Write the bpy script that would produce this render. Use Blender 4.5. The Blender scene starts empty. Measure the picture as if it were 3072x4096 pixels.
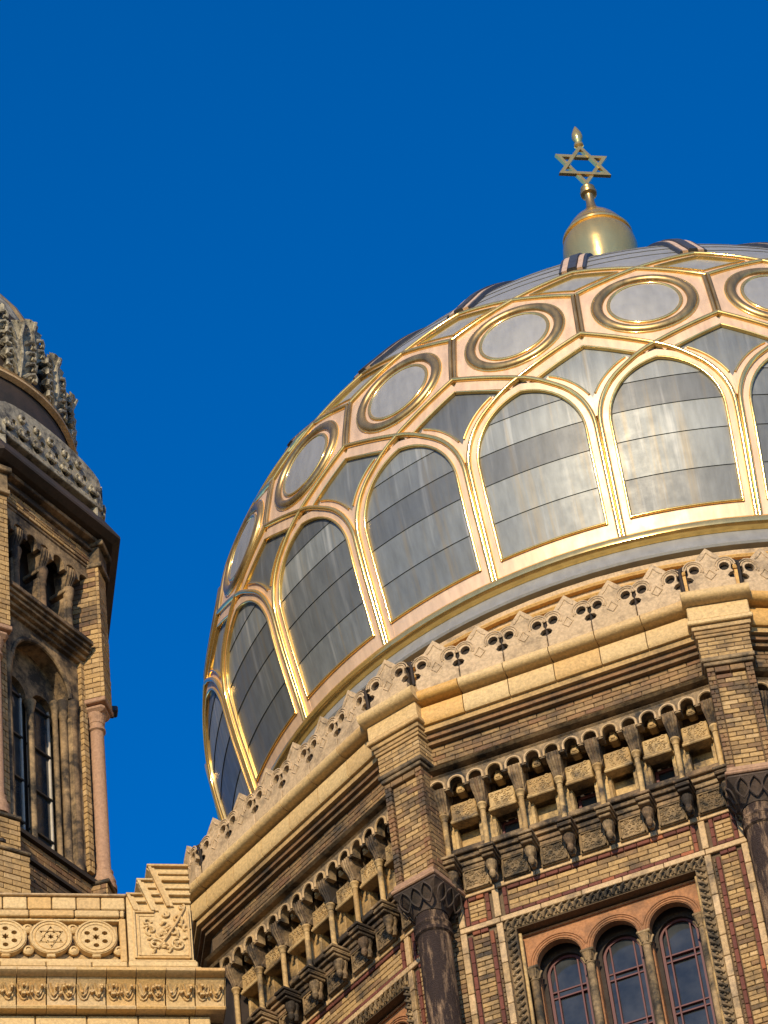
import bpy, math, random
from mathutils import Vector, Matrix
from mathutils.geometry import tessellate_polygon
random.seed(7)
sc=bpy.context.scene; COL=sc.collection
R=math.radians; PI=math.pi; sin=math.sin; cos=math.cos
# ------------------------------------------------------------------ camera, world, sun, exposure
CAMR=(0.9773524, 0.1901343, -0.0929044); CAMU=(0.1988306, -0.6747671, 0.7107431); CAMF=(-0.0724478, 0.7131187, 0.6972898)
cam=bpy.data.cameras.new('camera'); camo=bpy.data.objects.new('camera',cam); COL.objects.link(camo); sc.camera=camo
cam.sensor_fit='VERTICAL'; cam.sensor_height=24.0; cam.lens=14533.9/4096*24; cam.clip_start=.5; cam.clip_end=9000
m=Matrix.Identity(4)
for i in range(3):
    m[i][0]=CAMR[i]; m[i][1]=CAMU[i]; m[i][2]=-CAMF[i]
m[0][3],m[1][3],m[2][3]=0,-42.2414,0
camo.matrix_world=m
SUN_AZ=R(-5); SUN_EL=R(23)      # azimuth measured from -y towards +x
w=bpy.data.worlds.new('World'); sc.world=w; w.use_nodes=True
nt=w.node_tree; nt.nodes.clear()
sky=nt.nodes.new('ShaderNodeTexSky'); sky.sky_type='NISHITA'; sky.sun_disc=False
sky.sun_elevation=SUN_EL
# direction to sun: (sin az, -cos az); sky rotation is measured clockwise from +y
sky.sun_rotation=math.atan2(sin(SUN_AZ),-cos(SUN_AZ))
sky.altitude=100; sky.air_density=1.0; sky.dust_density=0.15; sky.ozone_density=3.5
hsv=nt.nodes.new('ShaderNodeHueSaturation'); hsv.inputs['Saturation'].default_value=1.4; hsv.inputs['Hue'].default_value=.511; hsv.inputs['Value'].default_value=1.33
bg=nt.nodes.new('ShaderNodeBackground'); bg.inputs['Strength'].default_value=.15
wo=nt.nodes.new('ShaderNodeOutputWorld')
nt.links.new(sky.outputs[0],hsv.inputs['Color']); nt.links.new(hsv.outputs[0],bg.inputs['Color']); nt.links.new(bg.outputs[0],wo.inputs['Surface'])
sl=bpy.data.lights.new('sun','SUN'); sl.energy=4.9; sl.angle=R(.5); sl.color=(1,.81,.55)
so=bpy.data.objects.new('sun',sl); COL.objects.link(so)
sd=Vector((sin(SUN_AZ)*cos(SUN_EL),-cos(SUN_AZ)*cos(SUN_EL),sin(SUN_EL)))
so.rotation_euler=sd.to_track_quat('Z','Y').to_euler()
so.location=(0,-30,60)
sc.view_settings.view_transform='Standard'; sc.view_settings.look='None'; sc.view_settings.gamma=1; sc.view_settings.exposure=0.0
sc.view_settings.use_curve_mapping=False

# ------------------------------------------------------------------ materials
def newmat(name):
    m=bpy.data.materials.new(name); m.use_nodes=True; n=m.node_tree; n.nodes.clear()
    out=n.nodes.new('ShaderNodeOutputMaterial'); b=n.nodes.new('ShaderNodeBsdfPrincipled'); n.links.new(b.outputs[0],out.inputs[0])
    return m,n,b
def ramp(n,src,stops,interp='LINEAR'):
    r=n.nodes.new('ShaderNodeValToRGB'); r.color_ramp.interpolation=interp
    e=r.color_ramp.elements
    while len(e)<len(stops): e.new(.5)
    for el,(p,c) in zip(e,stops):
        el.position=p; el.color=tuple(c)+(1,) if hasattr(c,'__len__') else (c,c,c,1)
    n.links.new(src,r.inputs[0]); return r.outputs[0]
def noise(n,scale,detail=4,vec=None,rough=.6,stretch=None,space='pos'):
    g=n.nodes.new('ShaderNodeNewGeometry')
    v=g.outputs['Position']
    if stretch:
        mp=n.nodes.new('ShaderNodeMapping'); mp.inputs['Scale'].default_value=stretch; n.links.new(v,mp.inputs[0]); v=mp.outputs[0]
    t=n.nodes.new('ShaderNodeTexNoise'); t.inputs['Scale'].default_value=scale; t.inputs['Detail'].default_value=detail; t.inputs['Roughness'].default_value=rough
    n.links.new(v,t.inputs['Vector']); return t.outputs['Fac']
def mix(n,a,b,f,mode='MIX'):
    x=n.nodes.new('ShaderNodeMix'); x.data_type='RGBA'; x.blend_type=mode
    for s,k in ((f,0),(a,6),(b,7)):
        if hasattr(s,'links') or hasattr(s,'is_linked'): n.links.new(s,x.inputs[k])
        elif k==0: x.inputs[0].default_value=s
        else: x.inputs[k].default_value=tuple(s)+(1,)
    return x.outputs[2]
def rnd(n):
    g=n.nodes.new('ShaderNodeNewGeometry'); o=n.nodes.new('ShaderNodeObjectInfo')
    a=n.nodes.new('ShaderNodeMath'); a.operation='ADD'; n.links.new(g.outputs['Random Per Island'],a.inputs[0]); n.links.new(o.outputs['Random'],a.inputs[1])
    f=n.nodes.new('ShaderNodeMath'); f.operation='FRACT'; n.links.new(a.outputs[0],f.inputs[0]); return f.outputs[0]
def bump(n,b,h,strength=.4,dist=.01):
    x=n.nodes.new('ShaderNodeBump'); x.inputs['Strength'].default_value=strength; x.inputs['Distance'].default_value=dist
    n.links.new(h,x.inputs['Height']); n.links.new(x.outputs[0],b.inputs['Normal'])
def streaks(n,fa,fz,off=0.):
    g=n.nodes.new('ShaderNodeNewGeometry'); s=n.nodes.new('ShaderNodeSeparateXYZ'); n.links.new(g.outputs['Position'],s.inputs[0])
    a=n.nodes.new('ShaderNodeMath'); a.operation='ARCTAN2'; n.links.new(s.outputs[0],a.inputs[0]); n.links.new(s.outputs[1],a.inputs[1])
    x=n.nodes.new('ShaderNodeMath'); x.operation='MULTIPLY_ADD'; x.inputs[1].default_value=fa; x.inputs[2].default_value=off; n.links.new(a.outputs[0],x.inputs[0])
    z=n.nodes.new('ShaderNodeMath'); z.operation='MULTIPLY'; z.inputs[1].default_value=fz; n.links.new(s.outputs[2],z.inputs[0])
    c=n.nodes.new('ShaderNodeCombineXYZ'); n.links.new(x.outputs[0],c.inputs[0]); n.links.new(z.outputs[0],c.inputs[1])
    t=n.nodes.new('ShaderNodeTexNoise'); t.inputs['Scale'].default_value=1; t.inputs['Detail'].default_value=4; t.inputs['Roughness'].default_value=.6
    n.links.new(c.outputs[0],t.inputs['Vector']); return t.outputs['Fac']
def stone(name,stops,dirt=(.05,.04,.03),dlo=.55,dhi=.72,rough=.8,dscale=1.6,bs=.5,bd=.012,spec=.3,dmax=1.0,dst=None):
    m,n,b=newmat(name)
    c=ramp(n,rnd(n),stops)
    g=noise(n,26,5); c=mix(n,c,ramp(n,g,[(.3,(.62,.6,.58)),(.7,(1.15,1.12,1.1))]),.8,'MULTIPLY')
    d=ramp(n,noise(n,dscale,8,rough=.72,stretch=dst),[(dlo,0.0),(dhi,dmax)])
    c=mix(n,c,dirt,d)
    n.links.new(c,b.inputs['Base Color']); b.inputs['Roughness'].default_value=rough
    b.inputs['Specular IOR Level'].default_value=spec
    bump(n,b,noise(n,60,6),bs,bd); return m
M={}
M['brick']=stone('yellow_brown_brick',[(0,(.25,.16,.075)),(.3,(.33,.215,.095)),(.5,(.2,.12,.06)),(.7,(.38,.25,.11)),(.88,(.2,.105,.055)),(1,(.42,.28,.13))],dlo=.44,dhi=.66)
M['brick_red']=stone('red_brown_brick',[(0,(.27,.16,.075)),(.35,(.33,.21,.09)),(.6,(.22,.11,.055)),(.85,(.3,.18,.08)),(1,(.2,.11,.055))],dlo=.44,dhi=.66)
M['brick_yellow']=stone('pale_yellow_brick',[(0,(.4,.26,.11)),(.4,(.48,.32,.135)),(.7,(.33,.21,.09)),(1,(.53,.37,.18))],dlo=.5,dhi=.74)
M['brick_dark']=stone('dark_engineering_brick',[(0,(.12,.04,.03)),(.6,(.18,.06,.04)),(.85,(.1,.035,.025)),(1,(.38,.13,.06))],dlo=.7,dhi=.95)
M['mortar']=stone('sooty_mortar',[(0,(.12,.08,.045)),(1,(.14,.1,.06))],dlo=.5,dhi=.8)
M['cream']=stone('cream_terracotta',[(0,(.6,.42,.19)),(.5,(.66,.48,.23)),(.8,(.55,.37,.16)),(1,(.62,.39,.14))],dlo=.66,dhi=.95,rough=.55,dmax=.7)
M['arcade']=stone('sooty_yellow_terracotta',[(0,(.46,.31,.13)),(.5,(.54,.38,.17)),(1,(.36,.23,.09))],dlo=.47,dhi=.64,dscale=2.4,rough=.7)
M['tile']=stone('mottled_glazed_tile',[(0,(.6,.42,.2)),(.35,(.62,.42,.17)),(.6,(.6,.36,.13)),(.8,(.56,.4,.19)),(1,(.64,.46,.24))],dlo=.62,dhi=.9,rough=.5,dmax=.6)
M['cream_worn']=stone('weathered_cream_terracotta',[(0,(.5,.35,.18)),(.5,(.56,.4,.22)),(1,(.43,.29,.13))],dlo=.5,dhi=.7,rough=.6)
M['crest']=stone('pale_pitted_terracotta',[(0,(.5,.37,.22)),(1,(.56,.42,.26))],dlo=.5,dhi=.75,dmax=.8,dscale=4)
M['sooty']=stone('sooty_carved_stone',[(0,(.33,.23,.12)),(.5,(.42,.3,.16)),(1,(.27,.18,.085))],dirt=(.03,.026,.02),dlo=.38,dhi=.6,dscale=2.2)
M['black']=stone('soot_and_shade_black',[(0,(.035,.026,.021)),(1,(.06,.042,.032))],dirt=(.02,.017,.014),dlo=.4,dhi=.65)  # soot-black stone; also painted shade in recesses, holes and gaps
M['capital']=stone('dark_carved_capital',[(0,(.08,.055,.042)),(1,(.1,.07,.05))],dirt=(.02,.017,.014),dlo=.4,dhi=.65)
M['column']=stone('peeling_dark_column',[(0,(.035,.022,.018)),(1,(.045,.028,.022))],dirt=(.34,.22,.13),dlo=.5,dhi=.64,dscale=2.6,bs=1.0,bd=.03,dst=(2.4,2.4,.45))
M['pinkstone']=stone('pink_sandstone',[(0,(.4,.25,.155)),(1,(.36,.22,.14))],dlo=.6,dhi=.9,dmax=.6)
M['orange']=stone('orange_terracotta',[(0,(.4,.19,.085)),(1,(.36,.17,.075))],dlo=.48,dhi=.72,dmax=.8)
M['yellowblock']=stone('ochre_glazed_block',[(0,(.62,.36,.1)),(1,(.66,.4,.13))],dlo=.66,dhi=.9,rough=.5,dmax=.6)
M['sootier']=stone('soot_crusted_tower_stone',[(0,(.34,.23,.12)),(.5,(.42,.3,.16)),(1,(.27,.17,.09))],dirt=(.035,.027,.02),dlo=.36,dhi=.56,dscale=1.9)
M['greystone']=stone('grey_weathered_leaf_metal',[(0,(.34,.31,.23)),(1,(.42,.38,.27))],dirt=(.05,.046,.036),dlo=.45,dhi=.62,dscale=4,rough=.6)
def metal(name,col,rough,streak=.25,met=1,tint=None,scale=3.0):
    m,n,b=newmat(name)
    s=noise(n,scale,6,stretch=(3,3,.35))
    c=ramp(n,s,[(.3,tuple(x*(1-streak) for x in col)),(.7,col)])
    b.inputs['Metallic'].default_value=met
    rr=ramp(n,noise(n,4,4),[(.3,rough*.88),(.75,min(1,rough*1.15))]); n.links.new(rr,b.inputs['Roughness'])
    n.links.new(c,b.inputs['Base Color']); bump(n,b,noise(n,3,3),.12,.02); return m,n,b,c
M['gold']=metal('burnished_gold',(1.0,.66,.21),.14,.2,.78)[0]
M['gold_dull']=metal('dull_gold',(.5,.34,.14),.36,.5,.75)[0]
mm,n,b,c=metal('pale_rose_gilding',(.8,.56,.37),.5,.28,.35); M['rose']=mm
mm,n,b,c=metal('zinc_sheet',(.21,.23,.235),.48,.35,.2)
# rain streaks of ochre and white down the sheets, a tone of its own for each sheet
st=ramp(n,streaks(n,60,.25),[(.54,0),(.7,.7)])
c2=mix(n,c,(.24,.2,.13),st)
st2=ramp(n,streaks(n,47,.3,3.3),[(.55,0),(.72,.6)])
c2=mix(n,c2,(.4,.41,.4),st2)
c2=mix(n,c2,ramp(n,rnd(n),[(0,(.5,.5,.52)),(1,(1.25,1.24,1.2))]),1,'MULTIPLY')
n.links.new(c2,b.inputs['Base Color']); M['zinc']=mm
M['zinc_plain']=metal('pale_zinc',(.36,.36,.34),.5,.2,.4)[0]
M['darkmetal']=metal('dark_lead',(.06,.065,.075),.55,.3,.3)[0]
def plain(name,col,rough=.5,met=0):
    m,n,b=newmat(name); c=ramp(n,noise(n,9,4),[(.3,tuple(x*.75 for x in col)),(.7,col)])
    n.links.new(c,b.inputs['Base Color']); b.inputs['Roughness'].default_value=rough; b.inputs['Metallic'].default_value=met; return m
M['redpaint']=plain('dark_red_paint',(.1,.02,.02),.55)
M['blackpaint']=plain('black_iron',(.02,.02,.022),.4)
M['whitewood']=plain('white_window_frame',(.55,.5,.42),.5)
m_,n,b=newmat('dark_window_glass'); n.links.new(ramp(n,noise(n,3,3),[(.3,(.02,.025,.03)),(.7,(.05,.055,.06))]),b.inputs['Base Color'])
b.inputs['Roughness'].default_value=.05; b.inputs['IOR'].default_value=1.5; bump(n,b,noise(n,1.2,2),.05,.02); M['glass']=m_
M['ground']=stone('cobbled_street',[(0,(.09,.085,.08)),(1,(.11,.1,.09))],dlo=.6,dhi=.9)

# ------------------------------------------------------------------ mesh helpers
class MB:
    def __init__(s): s.v=[]; s.f=[]
    def add(s,v,f):
        o=len(s.v); s.v+=v; s.f+=[tuple(i+o for i in q) for q in f]; return s
    def box(s,x0,x1,y0,y1,z0,z1,c=0):
        if c<=0:
            v=[(x,y,z) for z in (z0,z1) for y in (y0,y1) for x in (x0,x1)]
            return s.add(v,[(0,2,3,1),(4,5,7,6),(0,1,5,4),(2,6,7,3),(0,4,6,2),(1,3,7,5)])
        # chamfered box: 24 verts
        v=[];idx={}
        for ax in range(3):
            for sx in (0,1):
                for sy in (0,1):
                    for sz in (0,1):
                        p=[(x0,x1)[sx],(y0,y1)[sy],(z0,z1)[sz]]
                        for a in range(3):
                            if a!=ax: p[a]+=c*(1 if (sx,sy,sz)[a]==0 else -1)
                        idx[(ax,sx,sy,sz)]=len(v); v.append(tuple(p))
        F=[]
        for ax in range(3):
            for sd in (0,1):
                q=[]
                for a,b in ((0,0),(0,1),(1,1),(1,0)):
                    k=[0,0,0]; k[ax]=sd; o=[i for i in range(3) if i!=ax]; k[o[0]]=a;k[o[1]]=b; q.append(idx[(ax,*k)])
                F.append(tuple(q))
        for ax in range(3):
            o=[i for i in range(3) if i!=ax]
            for a in (0,1):
                for b in (0,1):
                    k0=[0,0,0];k0[o[0]]=a;k0[o[1]]=b;k1=k0[:];k1[ax]=1
                    F.append((idx[(o[0],*k0)],idx[(o[1],*k0)],idx[(o[1],*k1)],idx[(o[0],*k1)]))
        for sx in (0,1):
            for sy in (0,1):
                for sz in (0,1): F.append(tuple(idx[(a,sx,sy,sz)] for a in range(3)))
        return s.add(v,F)
    def prism(s,poly,y0,y1,holes=(),c=0):
        """outline (x,z) extruded along y; front is y0 (outward)"""
        loops=[list(poly)]+[list(h) for h in holes]
        flat=[p for l in loops for p in l]
        tris=tessellate_polygon([[Vector((p[0],p[1],0)) for p in l] for l in loops])
        n=len(flat)
        v=[(p[0],y0,p[1]) for p in flat]+[(p[0],y1,p[1]) for p in flat]
        F=[tuple(t) for t in tris]+[tuple(i+n for i in reversed(t)) for t in tris]
        o=0
        for l in loops:
            k=len(l)
            for i in range(k): F.append((o+i,o+(i+1)%k,n+o+(i+1)%k,n+o+i))
            o+=k
        return s.add(v,F)
    def lathe(s,prof,cx=0,cy=0,seg=24,cap=True):
        v=[];F=[]
        for r,z in prof:
            for i in range(seg):
                a=2*PI*i/seg; v.append((cx+r*cos(a),cy+r*sin(a),z))
        for j in range(len(prof)-1):
            for i in range(seg):
                a=j*seg+i;b=j*seg+(i+1)%seg; F.append((a,b,b+seg,a+seg))
        if cap:
            F.append(tuple(range(seg-1,-1,-1))); F.append(tuple((len(prof)-1)*seg+i for i in range(seg)))
        return s.add(v,F)
    def extr(s,prof,x0,x1,s0=0,s1=0):
        """profile [(y,z)] closed, extruded along x; s0/s1 mitre slopes: x shifts by slope*y"""
        n=len(prof)
        v=[(x0+s0*p[0],p[0],p[1]) for p in prof]+[(x1+s1*p[0],p[0],p[1]) for p in prof]
        F=[(i,(i+1)%n,n+(i+1)%n,n+i) for i in range(n)]
        tr=tessellate_polygon([[Vector((p[0],p[1],0)) for p in prof]])
        F+=[tuple(reversed(t)) for t in tr]+[tuple(i+n for i in t) for t in tr]
        return s.add(v,F)
    def tube(s,pts,r,seg=8,closed=False,up=Vector((0,1,0)),flat=1.0):
        P=[Vector(p) for p in pts]; n=len(P); v=[];F=[]
        for i,p in enumerate(P):
            if closed: t=P[(i+1)%n]-P[i-1]
            else: t=P[min(i+1,n-1)]-P[max(i-1,0)]
            t.normalize(); a=t.cross(up); a.normalize(); b=up
            for k in range(seg):
                an=2*PI*k/seg; q=p+a*(r*cos(an))+b*(r*flat*sin(an)); v.append(tuple(q))
        m=n if closed else n-1
        for i in range(m):
            for k in range(seg):
                a=i*seg+k;b=i*seg+(k+1)%seg;c=((i+1)%n)*seg+(k+1)%seg;d=((i+1)%n)*seg+k; F.append((a,b,c,d))
        if not closed: F.append(tuple(range(seg-1,-1,-1))); F.append(tuple((n-1)*seg+k for k in range(seg)))
        return s.add(v,F)
    def mesh(s,name,mat,smooth=False):
        me=bpy.data.meshes.new(name); me.from_pydata(s.v,[],s.f)
        import bmesh
        bm=bmesh.new(); bm.from_mesh(me); bmesh.ops.recalc_face_normals(bm,faces=bm.faces); bm.to_mesh(me); bm.free()
        me.materials.append(M[mat] if isinstance(mat,str) else mat)
        if smooth:
            me.polygons.foreach_set('use_smooth',[True]*len(me.polygons)); me.set_sharp_from_angle(angle=R(40))
        me.update(); return me
def arc(cx,cz,r,a0,a1,n): return [(cx+r*cos(R(a0+(a1-a0)*i/n)),cz+r*sin(R(a0+(a1-a0)*i/n))) for i in range(n+1)]
def thing(name,label,cat,loc=(0,0,0),group=None):
    o=bpy.data.objects.new(name,None); COL.objects.link(o); o.location=loc; o['label']=label; o['category']=cat; o.empty_display_size=.5
    if group: o['group']=group
    return o
def part(name,me,parent,loc=(0,0,0),rz=0,kind=None,label=None):
    """loc is in world axes relative to the parent's base"""
    o=bpy.data.objects.new(name,me); COL.objects.link(o); o.parent=parent; o.location=loc; o.rotation_euler=(0,0,rz)
    if kind: o['kind']=kind
    if label: o['label']=label
    return o
class Fr:
    """a vertical face seen square on: t along it, n outward from the axis, z up. Local y is inward."""
    def __init__(s,parent,a,cx=0,cy=0): s.p=parent; s.a=a; s.cx=cx; s.cy=cy; s.c=cos(a); s.s=sin(a)
    def loc(s,t,n,z): return (s.cx+t*s.c+n*s.s-s.p.location.x, s.cy+t*s.s-n*s.c-s.p.location.y, z-s.p.location.z)
    def put(s,name,me,t=0,n=0,z=0,parent=None,**k):
        if parent is not None:     # sub-part: coordinates relative to its part, same orientation
            return part(name,me,parent,(t,-n,z),0,**k)
        return part(name,me,s.p,s.loc(t,n,z),s.a,**k)

BR={}   # shared brick meshes
def brickmesh(w,h,mat):
    k=(round(w,3),round(h,3),mat)
    if k not in BR: BR[k]=MB().box(-w/2,w/2,-.0,.06,-h/2,h/2,.005).mesh('brick',mat)
    return BR[k]
BRICKS=[]   # (frame,t,n,z,w,h,mat,prio)
def wall_bricks(fr,t0,t1,z0,z1,n,mat='brick',L=.25,H=.077,j=.01,prio=0,mats=None):
    rows=max(1,round((z1-z0)/H)); hh=(z1-z0)/rows
    for r in range(rows):
        z=z0+(r+.5)*hh; x=t0-(L/2 if r%2 else 0)
        while x<t1-.02:
            a,b=max(x,t0),min(x+L,t1)
            if b-a>.03:
                mt=mats((a+b)/2,z) if mats else mat
                BRICKS.append((fr,(a+b)/2,n+random.uniform(-.003,.005),z,b-a-j,hh-j,mt,prio))
            x+=L
def flush_bricks(limit=296,name='brick'):
    global BRICKS
    byp={}
    for b in BRICKS: byp.setdefault(b[0].p.name,[]).append(b)
    for pn,L in byp.items():
        L.sort(key=lambda b:-b[7])
        for fr,t,n,z,w_,h,mt,p in L[:limit]: fr.put(name,brickmesh(w_,h,mt),t,n,z)
        rest={}
        for b in L[limit:]: rest.setdefault((id(b[0]),b[6]),[]).append(b)
        for (k,mt),bs in rest.items():
            mb=MB()
            for fr,t,n,z,w_,h,_,p in bs: mb.box(t-w_/2,t+w_/2,-n,-n+.06,z-h/2,z+h/2,.005)
            o=bs[0][0].put('brickwork',mb.mesh('brickwork',mt),0,0,0,kind='stuff')
            o.location=Vector(bs[0][0].loc(0,0,0))
    BRICKS=[]

# ------------------------------------------------------------------ ground
g=MB(); g.box(-900,900,-900,900,-2.0,-1.6)
go=bpy.data.objects.new('street',g.mesh('street','ground')); COL.objects.link(go); go['kind']='structure'

# ------------------------------------------------------------------ big dome
PHI=R(3.6676); STEP=R(15); ZB=32.4
PR=[(32.9,6.98),(33.11,7.0),(33.8,7.14),(34.5,7.28),(35.24,7.385),(35.8,7.425),(36.22,7.42),(36.76,7.36),(37.25,7.275),(37.75,7.164),(38.26,6.97),(38.67,6.76),(39.2,6.38),(39.75,5.98),(40.3,5.52),(41,4.85),(42,3.75),(43,2.5),(44,1.4),(44.8,.75),(45.6,.45)]
def rz(z):
    if z<=PR[0][0]: return PR[0][1]
    for i in range(len(PR)-1):
        if z<=PR[i+1][0]:
            p0=PR[max(i-1,0)];p1=PR[i];p2=PR[i+1];p3=PR[min(i+2,len(PR)-1)]
            h=p2[0]-p1[0]; t=(z-p1[0])/h
            m1=(p2[1]-p0[1])/(p2[0]-p0[0])*h; m2=(p3[1]-p1[1])/(p3[0]-p1[0])*h
            return (2*t**3-3*t**2+1)*p1[1]+(t**3-2*t**2+t)*m1+(-2*t**3+3*t**2)*p2[1]+(t**3-t**2)*m2
    return PR[-1][1]
def SN(u,z):
    a=u*STEP; dr=(rz(z+.02)-rz(z-.02))/.04; n=Vector((sin(a),-cos(a),-dr)); return n.normalized()
def SP(u,z,off=0):
    a=u*STEP; r=rz(z); return Vector((r*sin(a),-r*cos(a),z-ZB))+SN(u,z)*off
def sweep(path,cs,mb=None,closed=False,capends=True):
    mb=mb or MB(); n=len(path); v=[];F=[];k=len(cs)
    P=[SP(u,z) for u,z in path]; N=[SN(u,z) for u,z in path]
    for i in range(n):
        if closed: T=P[(i+1)%n]-P[i-1]
        else: T=P[min(i+1,n-1)]-P[max(i-1,0)]
        T.normalize(); W=T.cross(N[i]).normalized()
        for w_,h in cs: v.append(tuple(P[i]+W*w_+N[i]*h))
    for i in range(n if closed else n-1):
        for j in range(k):
            a=i*k+j;b=i*k+(j+1)%k;i2=(i+1)%n; F.append((a,b,i2*k+(j+1)%k,i2*k+j))
    if not closed and capends: F.append(tuple(range(k-1,-1,-1))); F.append(tuple((n-1)*k+j for j in range(k)))
    return mb.add(v,F)
def rollcs(r,off=0,n=7,flat=1.0): return [(-r*cos(PI*i/n),off+r*flat*sin(PI*i/n)) for i in range(n+1)]+[(r,-.07),(-r,-.07)]
def bandcs(w0,w1,h): return [(w0,-.07),(w0,h),(w1,h),(w1,-.07)]
def lin(a,b,n=8): return [(a[0]+(b[0]-a[0])*i/n,a[1]+(b[1]-a[1])*i/n) for i in range(n+1)]
def patch(zs,ufun,off0,off1,nu=10,thick=-.024):
    """sheet on the dome between ufun(z)=(u0,u1); off0 at its foot, off1 at its top"""
    v=[];F=[];n=len(zs)
    for j,z in enumerate(zs):
        u0,u1=ufun(z); o=off0+(off1-off0)*j/(n-1)
        for i in range(nu+1): v.append(tuple(SP(u0+(u1-u0)*i/nu,z,o)))
    for j in range(n-1):
        for i in range(nu):
            a=j*(nu+1)+i; F.append((a,a+1,a+nu+2,a+nu+1))
    m=len(v)   # lower lip
    for i in range(nu+1):
        u0,u1=ufun(zs[0]); v.append(tuple(SP(u0+(u1-u0)*i/nu,zs[0],off0-thick-.03)))
    for i in range(nu): F.append((m+i,m+i+1,i+1,i))
    return MB().add(v,F)
dome=thing('dome','huge round dome of grey zinc sheets netted with gilded arches and medallions','dome',(0,0,ZB))
def inn(z,d=0.0):
    """half width of the arch opening in cells at height z, widened by d metres"""
    h=z-34.95; x0=.41*rz(34.95)*STEP
    if h<=0: x=(.41*rz(z)*STEP)+d
    else:
        q=(x0+.225+d)**2-h*h; x=(math.sqrt(q)-.225) if q>0 else 0
    return max(x,0)/(rz(z)*STEP)
def apexz(d): x0=.41*rz(34.95)*STEP; return 34.95+math.sqrt((x0+.225+d)**2-.225**2)
def archpath(d,z0,tip=0):
    za=apexz(d); L=[]
    zz=[z0+(34.95-z0)*i/6 for i in range(6)]+[34.95+(za-34.95)*sin(PI/2*i/14) for i in range(15)]
    for z in zz: L.append((-min(inn(z,d),.4985),z+tip*max(0,(z-za+.25)/.25)**2))
    L[-1]=(0,za+tip)
    return L+[(-u,z) for u,z in reversed(L[:-1])]
def dsep(name,paths,cs,mat,half=False,smooth=True):
    for p in paths:
        me=sweep(p,cs).mesh(name,mat,smooth)
        for k in range(24): part(name,me,dome,(0,0,0),PHI+(k+(.5 if half else 0))*STEP)
def dcopy(name,me,half=False,smooth=False,parent=None):
    for k in range(24): part(name,me,dome,(0,0,0),PHI+(k+(.5 if half else 0))*STEP)
rows=[33.4,33.99,34.6,35.1,35.58,35.97]
for a,b in zip(rows,rows[1:]):
    zs=[a+(b-a)*i/6 for i in range(7)]
    dcopy('zinc_sheet',patch(zs,lambda z:(-inn(min(z,35.945),.03),inn(min(z,35.945),.03)),-.03,-.042).mesh('zinc_sheet','zinc',True))
dcopy('rose_arch_band',sweep(archpath(.068,33.12,.02),bandcs(-.066,.066,-.012)).mesh('rose_arch_band','rose'))
for s_ in (-1,1):
    zz=[z for z in [35.12+.03*i for i in range(60)] if inn(z,.2)>.1]
    pa=[(s_*min(inn(z,.215),.497),z) for z in zz if inn(z,.215)>.17]
    dcopy('outer_rose_band',sweep(pa,bandcs(-.06,.06,-.02)).mesh('outer_rose_band','rose'))
    pa=[(s_*inn(z,.268),z) for z in zz if .485>inn(z,.268)>.2]
    dcopy('outer_bead',sweep(pa,rollcs(.016,-.006,4)).mesh('outer_bead','gold',True))
dcopy('inner_arch_moulding',sweep(archpath(.0,33.38),rollcs(.02,-.005,5)).mesh('inner_arch_moulding','gold',True))
dcopy('arch_moulding',sweep(archpath(.14,33.06,.13),rollcs(.036,0,8)).mesh('arch_moulding','gold',True))
sb=MB(); sweep(lin((-.415,33.25),(.415,33.25),10),bandcs(-.14,.13,-.015),sb); dcopy('rose_sill_band',sb.mesh('rose_sill_band','rose'))
dcopy('sill_moulding',sweep(lin((-.41,33.4),(.41,33.4),10),rollcs(.02,0,5)).mesh('sill_moulding','gold',True))
# honeycomb of straight mouldings
A=(0,36.22);VL=(.5,36.76);VU=(.5,37.75);MT=(0,38.26);TR=(.5,38.67)
def mir(p): return (-p[0],p[1])
dsep('hexagon_moulding',[lin(p,q) for p,q in ((A,VL),(A,mir(VL)),(MT,VU),(MT,mir(VU)))],rollcs(.036,0,6),'gold')
dsep('upright_moulding',[lin((du,VL[1]),(du,VU[1])) for du in (-.017,.017)],rollcs(.03,0,6),'gold_dull',True)
dsep('crown_moulding',[lin(MT,TR),lin(MT,mir(TR))],rollcs(.034,0,6),'gold')
# spandrel sheet and its rose edging (cell centred on the gap between two arches)
def spanu(z):
    h=1-inn(z,.12) if z<36.22 else 1-.5*(z-36.22)/.54
    w_=h-.5; return (-max(w_,.004),max(w_,.004))
zs=[35.2+(36.75-35.2)*i/12 for i in range(13)]
dcopy('spandrel_sheet',patch(zs,lambda z:(-max(.5-(inn(z,.1) if z<36.09 else .5*max(0,z-36.22)/.54),.003),max(.5-(inn(z,.1) if z<36.09 else .5*max(0,z-36.22)/.54),.003)),-.045,-.05).mesh('spandrel_sheet','zinc',True),True)
dsep('rose_spandrel_band',[lin((s_*.46,36.15),(0,36.615)) for s_ in (-1,1)],bandcs(-.1,.1,-.018),'rose',True,False)
dsep('spandrel_bead',[lin((s_*.36,36.09),(0,36.48)) for s_ in (-1,1)],rollcs(.016,-.005,4),'gold',True)
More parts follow.
